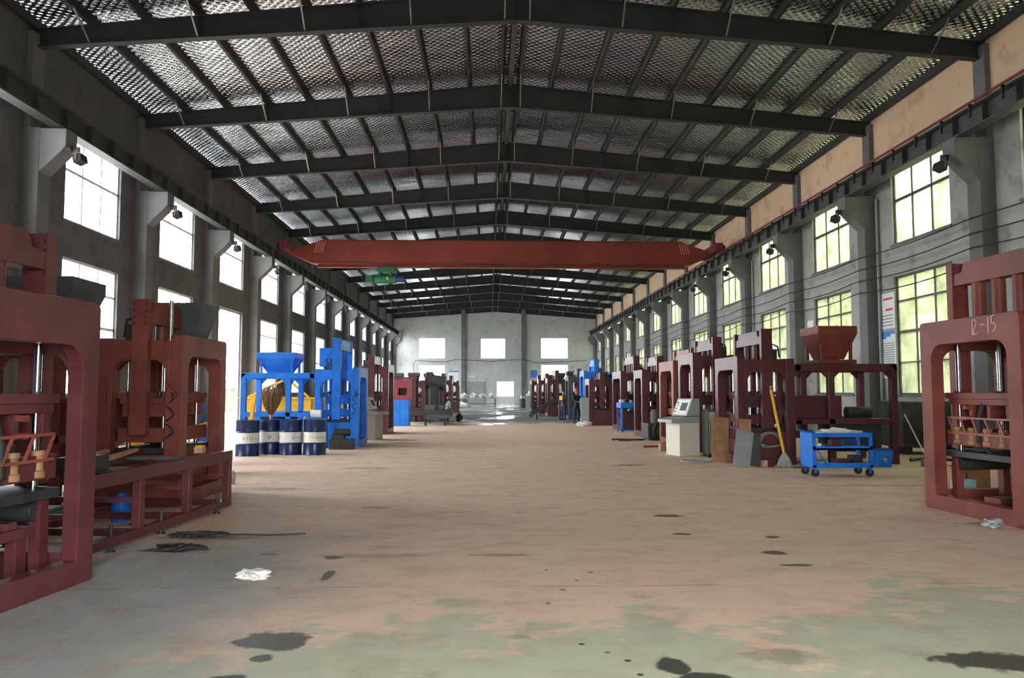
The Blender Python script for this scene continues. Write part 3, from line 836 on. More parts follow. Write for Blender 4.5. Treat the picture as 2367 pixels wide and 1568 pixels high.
m = MB(-1); m.box(.8, 1.2, .3, .8, 2.32, 2.86); m.build('control_box', M_BLUE, LB, bevel=.01)
foreground_fittings(R15, 1, 1.88, 1.3)
foreground_fittings(L1, -1, 1.88, 1.25)

# ------------------------------------------------------------------ overhead crane
YC = 40.4
XL, XR = CX - 11.28, CX + 11.28
T = thing('overhead_crane', 'long red overhead travelling crane girder spanning the hall', 'crane', (CX, YC, 8.68))
z0, z1 = 8.22 - 8.68, 9.40 - 8.68
m = MB(); hw = 11.0
prof = [(-hw + 1.1, z0), (hw - 1.1, z0), (hw, .06), (hw, z1 - .55), (hw - 1.6, z1), (-hw + 1.6, z1), (-hw, z1 - .55), (-hw, .06)]
m.prism(prof, 'y', -.28, .28)
m.build('girder', M_CRANE, T, bevel=.015)
m = MB(); m.box(-hw + 1.2, hw - 1.2, -.36, .36, z0 - .03, z0 - .005); m.box(-hw + 1.6, hw - 1.6, -.34, .34, z1 + .002, z1 + .025)
m.box(-hw + 1.4, hw - 1.4, -.14, .14, z0 - .2, z0 - .17); m.box(-hw + 1.4, hw - 1.4, -.012, .012, z0 - .17, z0 - .03)
m.build('flange', M_CRANE, T)
for s in (-1, 1):
    m = MB(); m.box(s * hw - .2, s * hw + .2, -1.6, 1.6, .06, .46)
    e = m.build('end_carriage', M_PINK, T, bevel=.02)
    for v in (-1.25, 1.25):
        q = MB(); q.tube((s * 11.28 - .06, v, .2), (s * 11.28 + .06, v, .2), .2, 18); q.build('wheel', M_DARK, e, smooth=True)
    m = MB()
    for i in range(4):
        x = s * (9.35 + .13 * i * 1.0) - (.0 if s > 0 else 0)
        m.prism([(x, z0 + .45 * 1.18), (x + .05, z0 + .45 * 1.18), (x + .05 - s * .12, z1 - .08), (x - s * .12, z1 - .08)], 'y', -.284, -.281)
    m.build('stripe_mark', M_STRIPE, T)
T2 = thing('electric_hoist', 'green electric hoist hanging under the crane girder near its left end', 'hoist', (CX - 6.1, YC, 7.795))
m = MB(); m.tube((-.55, 0, -.35), (.55, 0, -.35), .24, 20); m.build('drum_housing', M_GREEN, T2, smooth=True)
m = MB(); m.box(-.4, .5, -.3, .3, -.02, .22); m.box(-.35, -.2, -.22, .22, -.2, 0); m.box(.2, .35, -.22, .22, -.2, 0); m.build('trolley', M_GREEN, T2, bevel=.015)
m = MB(); m.tube((.55, 0, -.35), (.95, 0, -.35), .18, 16); m.build('motor', M_NAVY, T2, smooth=True)
m = MB(); m.box(-1.0, -.62, -.2, .2, -.55, -.2); m.box(-.62, -.55, -.1, .1, -.45, -.3); m.build('control_box', M_GREEN, T2, bevel=.01)
m = MB(); m.path([(0, 0, -.59), (0, 0, -.95)], .02, 8); m.path([(0, 0, -.95), (.09, 0, -1.0), (.12, 0, -1.1), (.04, 0, -1.18), (-.07, 0, -1.14)], .028, 8); m.build('hook', M_DARK, T2, smooth=True)
m = MB(); m.tube((.1, -.25, -.35), (.2, -.25, -.35), .08, 14); m.build('rope_guide', M_YEL, T2, smooth=True)

# ------------------------------------------------------------------ low rail frame in the left foreground
T = thing('rail_frame', 'low maroon steel rail frame on the floor behind the left foreground press', 'steel frame', (-3.62, 9.2, 0), -.085)
X0, X1, Ya, Yb = -1.35, 0.0, -1.9, 1.6
m = MB()
for x in (X0, X1 - .1):
    m.box(x, x + .1, Ya, Yb, .66, .80)
    m.box(x, x + .1, Ya, Yb, .06, .15)
m.build('long_rail', M_MAROON, T, bevel=.006)
for x in (X0, X1 - .1):
    for y in (Ya, -.75, .35, Yb - .1):
        m = MB(); m.box(x + .005, x + .095, y, y + .1, .15, .66); m.build('post', M_MAROON, T, bevel=.005)
for y in (Ya, -.75, .35, Yb - .1):
    m = MB(); m.box(X0 + .1, X1 - .1, y + .01, y + .08, .07, .14); m.box(X0 + .1, X1 - .1, y + .02, y + .07, .42, .47); m.build('cross_member', M_MAROON, T)
for (x, y) in ((X1 - .05, -1.2), (X1 - .05, -.2), (X1 - .05, 1.25), (X0 + .05, -1.0), (X0 + .05, .9), (-.7, -.71), (-.7, .39)):
    m = MB(); m.lathe([(0, 0), (.05, 0), (.05, .012), (.018, .014), (.018, .27), (0, .27)], c=(x, y, 0), n=12)
    m.build('levelling_foot', M_DARK, T, smooth=True)
m = MB(); m.box(-.42, .0 - .15, Ya + .35, Ya + .8, .80, .96); m.tube((-.3, Ya + .5, .9), (-.1, Ya + .5, .9), .07, 12); m.build('drive_motor', M_DARK, T, bevel=.01)
for y in (-.3, 1.2):
    m = MB(); m.tube((X0 + .1, y, .72), (X1 - .1, y, .72), .035, 12); m.build('roller', M_GALV, T, smooth=True)

# timber lengths lying across the rail frame
for i, (a, b, z, lb) in enumerate([((-4.35, 9.0), (-4.7, 11.0 - .4), .80, 'raw timber batten lying on the rail frame, nearer the aisle'), ((-4.62, 8.9), (-4.98, 10.4), .80, 'raw timber batten lying on the far rail of the frame')]):
    m = MB(); cx, cy = (a[0] + b[0]) / 2, (a[1] + b[1]) / 2
    m.bar((a[0] - cx, a[1] - cy, .025), (b[0] - cx, b[1] - cy, .025), .07, .045)
    tag(m.build('timber_batten', M_WOOD, loc=(cx, cy, z), bevel=.003), lb, 'timber', 'timber battens on the rail frame')
# block of wood on the frame's far end
m = MB(); m.box(-.055, .055, -.06, .06, 0, .08); m.box(-.04, .05, -.06, .06, .0801, .10, 1)
tag(m.build('wood_block', [M_WOOD, M_YEL], loc=(-3.75, 10.3, .80), bevel=.004), 'small timber block with yellow top on the end of the rail frame', 'wood block')

# things on the floor around the rail frame
m = MB(); m.lathe([(.0, 0), (.032, .002), (.034, .03), (.031, .09), (.034, .1), (.034, .15), (.026, .185), (.013, .2), (.013, .225), (0, .226)], n=18)
b = m.build('water_bottle', M_PLASTIC, loc=(-4.42, 13.75, 0), smooth=True); tag(b, 'clear plastic water bottle on the floor beyond the rail frame', 'bottle')
m = MB(); m.tube((0, 0, .226), (0, 0, .245), .016, 12); m.build('cap', M_WHITE, b)
m = MB(); random.seed(3)
pts = []
for i in range(46):
    a = i * .55; r = .14 + .08 * math.sin(i * 1.7)
    pts.append((r * math.cos(a) + i * .004, r * .7 * math.sin(a), .02 + .025 * abs(math.sin(i * .9))))
m.path(pts, .013, 8)
tag(m.build('cable_coil', M_BLACK, loc=(-3.18, 8.05, 0), smooth=True), 'black cable heap on the floor nearest the rail frame', 'cable')
m = MB(); pts = [(-.35, .0, .013)]
for i in range(60):
    a = i * .5; r = .22 + .06 * math.sin(i * 2.1)
    pts.append((r * 1.2 * math.cos(a), r * .55 * math.sin(a), .015 + .012 * abs(math.sin(i * .7))))
pts += [(.5, .02, .012), (.75, -.03, .012), (1.0, .0, .012), (1.15, .06, .012)]
m.path(pts, .009, 6)
tag(m.build('wire_coil', M_DARK, loc=(-3.2, 8.85, 0), smooth=True), 'thin dark wire coil trailing towards the aisle', 'cable')
def crumple(name, label, cat, loc, sx, sy, sz, M, seed):
    random.seed(seed)
    bm = bmesh.new(); bmesh.ops.create_icosphere(bm, subdivisions=3, radius=1)
    for v in bm.verts:
        k = 1 + .22 * math.sin(5.1 * v.co.x + seed) * math.sin(4.3 * v.co.y + 2 * seed) + .16 * math.sin(9 * v.co.z + 7 * v.co.x + seed) + random.uniform(-.06, .06)
        v.co *= k
        v.co = Vector((v.co.x * sx, v.co.y * sy, max(0, (v.co.z + .75) / 1.75) * sz))
    me = bpy.data.meshes.new(name); bm.to_mesh(me); bm.free(); me.materials.append(M)
    o = bpy.data.objects.new(name, me); COL.objects.link(o); o.location = loc
    return tag(o, label, cat)
crumple('plastic_bag', 'crumpled white plastic bag on the open floor left of the aisle', 'bag', (-2.02, 6.85, 0), .14, .10, .08, M_WHITE, 4)
crumple('plastic_wrap', 'ball of clear plastic wrap at the foot of the chalk-marked press', 'plastic wrap', (5.93, 9.12, 0), .13, .10, .10, M_PLASTIC, 9)

# ------------------------------------------------------------------ clutter inside the foreground presses
def box_thing(name, label, cat, loc, sx, sy, sz, M, rz=0, group=None, lid=None):
    m = MB()
    m.frustum((-sx / 2, sx / 2, -sy / 2, sy / 2), (-sx / 2, sx / 2, -sy / 2, sy / 2), sz, 0, .012)
    m.box(-sx / 2 + .013, sx / 2 - .013, -sy / 2 + .013, sy / 2 - .013, .001, .02)
    o = m.build(name, M, loc=loc, bevel=.003); o.rotation_euler[2] = rz
    return tag(o, label, cat, group)
rx = lambda v, u: (6.2 + u - .07 * v, 8.9 + v + .07 * u)

# right foreground press: what lies on the floor inside it
p = rx(1.25, .5)
box_thing('cardboard_box', 'large brown cardboard box standing inside the chalk-marked press', 'box', (7.55, 12.2, 0), .5, .4, .42, M_PLY, .2)
box_thing('crate', 'pale green crate on the floor inside the chalk-marked press', 'crate', (6.78, 11.05, 0), .26, .2, .34, mat('pale_green_plastic', srgb(120, 160, 156), .5), .1)
m = MB(); m.box(-.11, .11, -.40, .40, 0, .24); m.box(-.115, .115, -.405, -.16, 0, .25, 1)
o = m.build('channel_section', [M_DARK, M_RED], loc=(6.78, 9.95, 0), bevel=.006); o.rotation_euler[2] = -1.25
tag(o, 'dark steel channel with red end lying inside the chalk-marked press', 'steel section')
m = MB(); m.frustum((-.32, .32, -.2, .2), (-.2, .2, -.12, .12), .62, .30, .02); m.box(-.2, -.14, -.12, .12, 0, .3); m.box(.14, .2, -.12, .12, 0, .3)
o = m.build('feed_chute', M_RED, loc=(7.75, 10.9, 0), bevel=.004); tag(o, 'small red feed chute standing behind the chalk-marked press', 'chute')
crumple('plastic_bag', 'small white plastic bag inside the left foot of the chalk-marked press', 'bag', (6.36, 11.08, 0), .09, .07, .06, M_WHITE, 2)
m = MB(); m.lathe([(0, 0), (.05, 0), (.05, .28), (.02, .33), (.02, .38), (0, .38)], n=18)
tag(m.build('spray_can', M_DARK, loc=(7.1, 11.5, 0), smooth=True), 'dark spray bottle beside the cardboard box', 'bottle')

# inside the left foreground press
m = MB()
for i in range(3):
    m.box(-.28, .28, -.9 + i * .02, .9 - i * .02, .02 + i * .045, .055 + i * .045)
tag(m.build('pallet_board', M_GBOARD, loc=(-5.7, 9.4, 0)), 'stack of grey boards on the floor left of the rail frame', 'board stack')
m = MB()
for x in (-.5, .44):
    for y in (-.6, .54): m.box(x, x + .06, y, y + .06, 0, .5)
m.box(-.5, .5, -.6, .6, .5, .55)
t = thing('work_table', 'low maroon steel table behind the left edge press', 'table', (-5.9, 7.6, 0))
m.build('frame', M_MAROON, t)
m = MB(); m.box(-.48, .48, -.58, .58, .552, .57); m.build('table_top', M_GALV, t)
o = box_thing('tool_box', 'blue box on the low maroon steel table', 'box', (-6.0, 7.5, .571), .36, .3, .14, M_BLUE)
m = MB(); m.tube((0, 0, 0), (0, 0, .3), .11, 20)
m.tube((0, 0, .3), (0, 0, .34), .06, 14)
tag(m.build('small_drum', M_BLUE, loc=(-4.55, 9.9, 0), smooth=True), 'small blue can on the floor under the rail frame', 'can')

# ------------------------------------------------------------------ oil drums
def drum(label, loc, rz):
    T = thing('oil_drum', label, 'drum', loc, rz, 'navy oil drums in a row')
    m = MB(); R = .285
    m.lathe([(0, .012), (R - .012, .012), (R - .012, 0), (R, .0), (R, .012), (R - .004, .02), (R - .004, .28), (R + .008, .295), (R - .004, .31), (R - .004, .575), (R + .008, .59), (R - .004, .605), (R - .004, .86), (R, .868), (R, .88), (R - .012, .88), (R - .012, .865), (0, .865)], n=40)
    m.build('shell', M_DRUM, T, smooth=True)
    m = MB(); m.lathe([(R - .0035, .3115), (R - .001, .312), (R - .001, .573), (R - .0035, .5735)], n=40); m.build('label_band', M_WHITE, T, smooth=True)
    m = MB()
    for (x, y, r) in ((.17, .05, .03), (-.16, -.06, .018)): m.tube((x, y, .865), (x, y, .878), r, 14)
    m.build('bung', M_GALV, T, smooth=True)
    return T
def drum_marks(T, cells, emblem=None):
    """small printed characters set round the white band"""
    R = .2862; m = MB(); random.seed(len(cells) * 5 + 1)
    for a in cells:
        for (da, z, w, h) in ((0, .455, .034, .005), (0, .43, .028, .005), (-.03, .44, .005, .045), (.035, .436, .005, .05), (0, .474, .005, .02), (0, .412, .036, .005)):
            if random.random() < .15: continue
            an = a + da
            x, y = R * math.cos(an), R * math.sin(an)
            tx, ty = -math.sin(an) * w / 2, math.cos(an) * w / 2
            nx, ny = math.cos(an) * .001, math.sin(an) * .001
            vs = [(x + tx * i + nx * j, y + ty * i + ny * j, z + h / 2 * k) for i in (-1, 1) for j in (-1, 1) for k in (-1, 1)]
            m.add(vs, [(0, 1, 3, 2), (4, 6, 7, 5), (0, 4, 5, 1), (2, 3, 7, 6), (0, 2, 6, 4), (1, 5, 7, 3)])
    m.build('lettering', M_DARK, T)
    if emblem is not None:
        q = MB(); pts = []
        for i in range(18):
            t = 2 * PI * i / 18; an = emblem + .14 * math.cos(t); pts.append((R * math.cos(an), R * math.sin(an), .443 + .042 * math.sin(t)))
        q.path(pts, .006, 6, closed=True)
        pts = [(R * math.cos(emblem + .14 * t), R * math.sin(emblem + .14 * t), .443 + .02 * t) for t in (-.9, -.4, 0, .4, .9)]
        q.path(pts, .005, 6)
        q.build('emblem', M_NAVY, T)
A0 = -PI / 2 + .28
d1 = drum('navy oil drum with white band, leftmost of the four, beside the yellow pole', (-6.02, 19.75, 0), 0); drum_marks(d1, [A0 - .3 + .25 * i for i in range(5)])
d2 = drum('navy oil drum with round emblem on its white band, set back second from left', (-5.62, 20.35, 0), 0); drum_marks(d2, [A0 + .75], A0 - .1)
d3 = drum('navy oil drum with white band, third from left, under the blue feeder frame', (-5.04, 20.1, 0), 0); drum_marks(d3, [A0 + .2 + .25 * i for i in range(4)])
d4 = drum('navy oil drum with white band, rightmost, in front of the blue press tower', (-4.43, 20.1, 0), 0); drum_marks(d4, [A0 - .45 + .24 * i for i in range(6)])
# dry straw besom standing on the second drum
T = thing('straw_broom', 'upturned brown straw broom standing on the second oil drum', 'broom', (-5.62, 20.35, .866))
m = MB(); random.seed(11)
for i in range(300):
    a = random.uniform(0, 2 * PI); r = random.random() ** .6; h = random.uniform(.55, .86)
    sp = .27 * r
    m.path([(.035 * r * math.cos(a), .035 * r * math.sin(a), .1), (.72 * sp * math.cos(a), .72 * sp * math.sin(a), .1 + h * .42), (1.02 * sp * math.cos(a), 1.02 * sp * math.sin(a), .1 + h * .75), (.8 * sp * math.cos(a + .1), .8 * sp * math.sin(a + .1), .1 + h * (1.06 - .2 * r))], [.005, .006, .006, .0035], 4)
m.build('bristles', M_STRAW, T)
m = MB(); m.tube((0, 0, 0), (0, 0, .22), .035, 12); m.lathe([(.05, .1), (.055, .14), (.05, .18)], n=14); m.build('binding', M_WOOD, T, smooth=True)
# yellow conveyor standing behind the drums, and yellow feed trough in the blue press
m = MB(); m.bar((0, 0, 0), (.14, .1, 1.5), .09, .06); m.bar((.03, 0, .1), (.17, .1, 1.45), .03, .1)
tag(m.build('yellow_pole', M_YEL, loc=(-6.38, 20.9, 0), bevel=.004), 'leaning yellow steel bar at the left end of the drum row', 'bar')
T = thing('yellow_conveyor', 'yellow trough conveyor running behind the blue feeder frame', 'conveyor', (-6.2, 25.2, 0))
m = MB(); m.box(-1.6, 2.1, -.3, .3, .95, 1.35); m.box(-1.7, 2.2, -.36, .36, 1.35, 1.42)
for i in range(6): x = .2 + i * .34; m.box(x, x + .05, -.33, -.3, .95, 1.35)
m.build('trough', M_YEL, T, bevel=.006)
m = MB(); m.bar((-1.4, -.3, 1.42), (-.2, -.3, 2.0), .1, .06); m.bar((-.2, -.3, 2.0), (.5, -.3, 1.42), .1, .06); m.build('brace', M_YEL, T)
for x in (-1.4, .3, 1.9):
    m = MB(); m.box(x, x + .1, -.25, .25, 0, .95); m.build('leg', M_YEL, T)
m = MB(); m.tube((-1.6, -.2, 1.44), (2.1, -.2, 1.44), .03, 8); m.build('roller', M_DARK, T)
m = MB(); m.lathe([(0, 0), (.11, .0), (.11, .30), (0, .30)], n=18)
o = m.build('white_roll', M_WHITE, smooth=True); o.rotation_euler = (0, PI / 2, 0); o.location = (-5.02, 22.22, .967)
tag(o, 'white plastic roll resting on the base of the blue press', 'roll')
m = MB(); m.box(-.16, .46, -.05, .09, 0, .05); m.box(-.16, -.1, -.05, .09, -.84, 0); m.box(.4, .46, -.05, .09, -.84, 0)
T = thing('roll_stand', 'blue stand carrying the white roll before the blue press', 'stand', (-5.02, 22.22, 0.0)); m.build('frame', M_BLUE, T, loc=(0, 0, .84 - .05 + .05 - .035))
m = MB(); random.seed(5)
m.box(-.3, .35, -.2, .2, .0, .28); m.box(-.25, .1, -.15, .15, .28, .4); m.tube((-.2, 0, .46), (.25, 0, .46), .10, 14)
tag(m.build('pump_motor', M_DARK, loc=(-4.1, 21.9, 0), bevel=.01), 'dark pump motor on the floor right of the last oil drum', 'motor')
# blue crates behind the left maroon press
T = thing('tool_cabinet', 'blue tool chest on a yellow bench seen through the left maroon press', 'chest', (-6.05, 15.6, 0))
m = MB(); m.box(-.36, .36, -.25, .25, .98, 1.28); m.build('chest', M_BLUE, T, bevel=.01)
m = MB(); m.box(-.38, .38, -.27, .27, 1.281, 1.34); m.build('lid', M_BLUE, T, bevel=.008)
m = MB(); m.box(-.6, .45, -.3, .3, .90, .979); m.build('bench_top', M_YEL, T)
m = MB(); m.ring('y', -.28, -.24, (-.5, .42, .45, .9), (-.46, .38, .5, .86), .01)
for i in range(9): x = -.44 + i * .095; m.bar((x, -.26, .5), (x + .06, -.26, .86), .012, .012); m.bar((x + .06, -.26, .5), (x, -.26, .86), .012, .012)
m.build('mesh_guard', M_BLUE, T)
for x in (-.5, .38):
    m = MB(); m.box(x, x + .06, -.25, .25, 0, .9); m.build('leg', M_BLUE, T)
T = thing('yellow_cart', 'yellow low cart with black box seen between the press legs', 'cart', (-7.2, 17.2, 0))
m = MB(); m.box(-.5, .5, -.4, .4, .9, 1.08); m.box(-.5, -.42, -.4, .4, .5, 1.2); m.build('deck', M_YEL, T, bevel=.01)
m = MB(); m.box(-.3, .4, -.3, .3, 1.081, 1.36); m.build('box', M_BLACK, T)
for x in (-.4, .3):
    m = MB(); m.box(x, x + .08, -.35, .35, 0, .9); m.build('leg', M_YEL, T)

# ------------------------------------------------------------------ control consoles
def console(label, loc, rz, M, flip=1):
    T = thing('control_console', label, 'console', loc, rz)
    m = MB(); m.prism([(-.30, 0), (.26, 0), (.26, .82), (-.30, .82)], 'x', -.36, .36); m.build('cabinet', M, T, bevel=.012)
    m = MB(); m.prism([(-.52, .821), (.26, .821), (.26, .98), (-.18, .96), (-.52, .90)], 'x', -.38, .38); m.build('desk', M_LGREY, T, bevel=.01)
    m = MB(); m.prism([(-.12, .985), (.26, .985), (.26, 1.42), (.06, 1.42)], 'x', -.38, .38); m.build('panel_housing', M_LGREY, T, bevel=.01)
    m = MB(); vx = Vector((0, .18, .435)).normalized()
    def pt(x, a, d=.004): return (x, -.12 + .18 * a - .924 * d, .985 + .435 * a + .38 * d)
    def quad(q, x0, x1, a0, a1, d): q.add([pt(x0, a0, -.001), pt(x1, a0, -.001), pt(x1, a1, -.001), pt(x0, a1, -.001), pt(x0, a0, d), pt(x1, a0, d), pt(x1, a1, d), pt(x0, a1, d)], [(0, 1, 2, 3), (4, 7, 6, 5), (0, 4, 5, 1), (1, 5, 6, 2), (2, 6, 7, 3), (3, 7, 4, 0)])
    quad(m, -.33, .33, .08, .92, .004); m.build('faceplate', M_WHITE, T)
    m = MB(); quad(m, -.05, .26, .3, .75, .008); m.build('screen', M_DARK, T)
    for i in range(4):
        m = MB(); quad(m, -.28 + .0 * i, -.24, .2 + i * .17, .28 + i * .17, .02); m.build('button', [M_PRED, M_GREEN, M_YEL, M_BLACK][i], T)
    m = MB(); m.ring('x', .361 * flip, .366 * flip, (-.2, .18, .1, .72), (-.17, .15, .13, .69), .02); m.build('door_trim', M_DARK, T)
    m = MB(); m.box(.361 * flip - .004, .361 * flip + .01, .0, .16, 1.1, 1.26); m.build('vent', M_BLACK, T)
    return T
console('light grey control console with beige cabinet and sloping panel in the right row', (4.9, 19.6, 0), -PI / 2 + .25, M_BEIGE, -1)
console('grey control console in shade beside the blue press on the left', (-3.95, 26.3, 0), PI / 2 - .2, M_LGREY)
m = MB(); m.box(-.3, .3, -.28, .28, 0.06, 1.12); m.box(-.31, .31, -.285, .285, 1.121, 1.15)
T = thing('electrical_cabinet', 'dark grey electrical cabinet right of the light console', 'cabinet', (5.62, 19.15, 0)); m.build('body', M_DGREY, T, bevel=.01)
m = MB(); m.box(-.27, .27, -.292, -.281, .1, 1.1); m.build('door', M_LGREY, T)
m = MB(); m.box(-.28, .28, -.26, .26, 0, .06); m.build('plinth', M_BLACK, T)
m = MB(); m.box(-.22, .22, -.15, .15, 0, .07)
tag(m.build('floor_board', M_WOOD, loc=(4.88, 19.7, 0), bevel=.004), 'pale timber block at the foot of the light console', 'wood block')
m = MB(); m.box(-.13, .13, -.13, .13, 0, .22)
o = m.build('cardboard_box', M_PLY, loc=(4.75, 21.1, 0), bevel=.004); tag(o, 'small cardboard box left of the light console', 'box')

# boards leaning against the large press
def leaning(name, label, base, w, h, tz, rz, lean, M, th=.015):
    m = MB(); m.box(-w / 2, w / 2, -th / 2, th / 2, 0, h)
    o = m.build(name, M, loc=base, bevel=.002); o.rotation_euler = (-lean, tz, rz)
    return tag(o, label, 'board')
leaning('plywood_board', 'tall brown plywood board leaning beside the grey cabinet', (5.2, 17.5, .02), .40, 1.02, .12, .10, .22, M_PLY)
leaning('plywood_board', 'short brown plywood board leaning behind the grey sheet', (5.50, 16.62, .02), .26, 1.0, .08, .1, .2, M_PLY)
leaning('fibre_board', 'large grey sheet leaning in front of the short plywood board', (5.30, 16.35, .02), .38, .78, .24, .1, .2, M_GBOARD)
leaning('fibre_board', 'grey sheet standing edge-on behind the large grey sheet', (5.62, 16.45, .02), .30, .70, .16, .25, .2, M_DGREY)
m = MB(); pts = [(.34 * math.cos(2 * PI * i / 28) * (1 + .04 * math.sin(3 * i)), .2 * math.sin(2 * PI * i / 28), .02) for i in range(28)]
m.path(pts, .018, 8, closed=True)
tag(m.build('rubber_ring', M_LGREY, loc=(4.72, 17.7, 0), smooth=True), 'pale flattened hose ring on the floor before the boards', 'hose')
# coiled grey cable hung on the large press
m = MB(); random.seed(2); pts = []
for i in range(96):
    a = 2 * PI * i / 32; k = 1 + .05 * math.sin(i * .37) - .16 * (i // 32) * .8
    pts.append((.29 * k * math.cos(a), -.02 * (i // 32) - .008 * math.sin(i * .9), .17 * k * math.sin(a) - .03 * math.cos(2 * a)))
m.path(pts, .012, 8)
tag(m.build('cable_coil', M_GALV, loc=(6.10, 16.87, .52), smooth=True), 'grey cable coil hung on the lower part of the large press', 'cable')
# yellow handled mop
T = thing('mop', 'yellow-handled mop with grey rag head leaning on the large press', 'mop', (6.22, 16.45, 0))
m = MB(); m.tube((.03, -.02, .26), (-.12, .26, 1.62), .030, 14); m.build('handle', M_YEL, T, smooth=True)
m = MB(); m.box(-.14, -.10, .25, .285, 1.62, 1.72); m.build('grip', M_WOOD, T)
random.seed(8); m = MB()
for i in range(150):
    a = random.uniform(0, 2 * PI); r = random.random() ** .5
    m.path([(.03 + .03 * math.cos(a), -.02 + .03 * math.sin(a), .29), (.03 + .11 * r * math.cos(a), -.02 + .1 * r * math.sin(a), .16), (.03 + .17 * r * math.cos(a), -.02 + .14 * r * math.sin(a), .012)], [.012, .016, .011], 5)
m.build('mop_head', M_LGREY, T, smooth=True)
m = MB(); m.box(-.12, .12, -.06, .06, 0, .14); m.box(-.122, -.02, -.062, .062, 0, .142, 1)
tag(m.build('wood_block', [M_MAROON, M_WOOD], loc=(5.92, 16.5, 0), bevel=.004), 'timber and maroon block on the floor beside the mop head', 'wood block')
m = MB(); m.tube((-.4, 0, .02), (.45, .05, .02), .02, 8)
tag(m.build('steel_pipe', M_GALV, loc=(6.75, 16.2, 0), smooth=True), 'grey pipe lying on the floor between mop and trolley', 'pipe')

# ------------------------------------------------------------------ blue trolley
T = thing('tool_trolley', 'blue steel tool trolley on casters with a white cluttered top', 'trolley', (6.64, 14.8, 0), .0)
lx, ly = .57, .28
for x in (-lx, lx - .06):
    for y in (-ly, ly - .06):
        m = MB(); m.box(x, x + .06, y, y + .06, .17, .74); m.build('leg', M_BLUE, T, bevel=.004)
m = MB(); m.ring('z', .74, .82, (-lx, lx, -ly, ly), (-lx + .03, lx - .03, -ly + .03, ly - .03), .01); m.box(-lx + .03, lx - .03, -ly + .03, ly - .03, .74, .76); m.build('top_tray', M_BLUE, T, bevel=.004)
m = MB(); m.box(-lx + .06, lx - .06, -ly, ly, .50, .535); m.box(-lx, lx, -ly, -ly + .02, .50, .57); m.box(-lx, lx, ly - .02, ly, .50, .57); m.build('shelf', M_BLUE, T)
m = MB(); m.box(-lx, lx, -ly, ly, .17, .22); m.box(-lx + .06, lx - .06, -ly, -ly + .02, .22, .26); m.build('shelf', M_BLUE, T)
m = MB(); m.box(-lx - .012, -lx - .001, -ly, ly, .2, .82); m.build('side_panel', M_BLUE, T)
m = MB(); m.bar((-lx + .08, -ly - .012, .5), (-lx + .28, -ly - .012, .2), .03, .012); m.build('brace', M_BLUE, T)
m = MB(); m.path([(-lx - .01, -.2, .82), (-lx - .14, -.22, .85), (-lx - .26, -.2, .88)], .014, 8); m.build('push_handle', M_BLUE, T, smooth=True)
for x in (-lx + .05, lx - .05):
    for y in (-ly + .05, ly - .05):
        m = MB(); m.tube((x, y - .02, .075), (x, y + .02, .075), .074, 20); c = m.build('caster_wheel', M_BLACK, T, smooth=True)
        q = MB(); q.box(x - .02, x + .02, y - .035, y - .025, .07, .17); q.box(x - .02, x + .02, y + .025, y + .035, .07, .17); q.box(x - .03, x + .03, y - .036, y + .036, .155, .17); q.build('fork', M_BLUE, c)
T0 = (6.64, 14.8)
crumple('paper_sheets', 'long crumpled white sheet covering the trolley top', 'paper', (6.66, 14.8, .765), .38, .16, .13, M_WHITE, 6)
def tl(name, label, cat, dx, dy, z, mbx, M, rz=0, group=None):
    o = mbx.build(name, M, loc=(T0[0] + dx * .88, T0[1] + dy * .66, z), bevel=.002); o.rotation_euler[2] = rz
    return tag(o, label, cat, group)
tl('parts_box', 'red parts box at the middle of the trolley upper shelf', 'box', -.06, -.05, .536, MB().box(-.09, .09, -.1, .1, 0, .15), M_MAROON)
tl('steel_rod', 'grey rod lying on the right of the trolley upper shelf', 'rod', .32, -.2, .536, MB().tube((-.2, 0, .02), (.2, .06, .02), .018), M_GALV, -.3)
tl('steel_rod', 'grey rod lying on the left of the trolley upper shelf', 'rod', -.3, -.1, .536, MB().tube((-.13, 0, .02), (.11, .03, .02), .016), M_GALV, .2)
tl('tin_can', 'pale tin at the left front of the trolley upper shelf', 'tin', -.48, -.3, .536, MB().lathe([(0, 0), (.05, 0), (.05, .09), (0, .09)], n=16), M_WHITE)
tl('tool_case', 'blue tool case at the back right of the trolley upper shelf', 'case', .3, .15, .536, MB().box(-.14, .14, -.1, .1, 0, .14), M_NAVY)
tl('parts_box', 'red parts box at the middle of the trolley bottom shelf', 'box', .05, -.1, .221, MB().box(-.13, .13, -.1, .1, 0, .10), M_MAROON)
tl('steel_plate', 'dark steel offcut on the right of the trolley bottom shelf', 'steel plate', .38, -.1, .221, MB().box(-.11, .09, -.1, .1, 0, .17), M_DARK, .1)
tl('rag', 'pale rag on the left of the trolley bottom shelf', 'rag', -.42, -.15, .221, MB().box(-.1, .1, -.12, .12, 0, .07), M_LGREY, .3)
m = MB(); m.frustum((-.17, .17, -.15, .15), (-.14, .14, -.12, .12), .36, 0, .01); m.box(-.14, .14, -.12, .12, 0.001, .012)
T = thing('plastic_bucket', 'blue square bucket on the floor right of the trolley', 'bucket', (8.36, 16.45, 0)); m.build('body', M_BLUE, T, bevel=.004)
m = MB(); m.box(-.18, .18, -.16, .16, .361, .39); m.build('lid', M_NAVY, T)
m = MB(); m.box(-.045, .03, -.155, -.15, .14, .19); m.box(-.03, .06, -.155, -.15, .10, .115); m.build('mark', M_LGREY, T)
T = thing('pole_broom', 'white-handled broom leaning at the end of the feeder frame', 'broom', (9.25, 16.55, 0))
m = MB(); m.tube((.12, -.05, .14), (-.14, .34, 1.10), .014, 10); m.build('handle', M_WHITE, T, smooth=True)
m = MB(); m.box(0.0, .24, -.1, .0, 0.0, .14); m.build('bristles', M_LGREY, T)
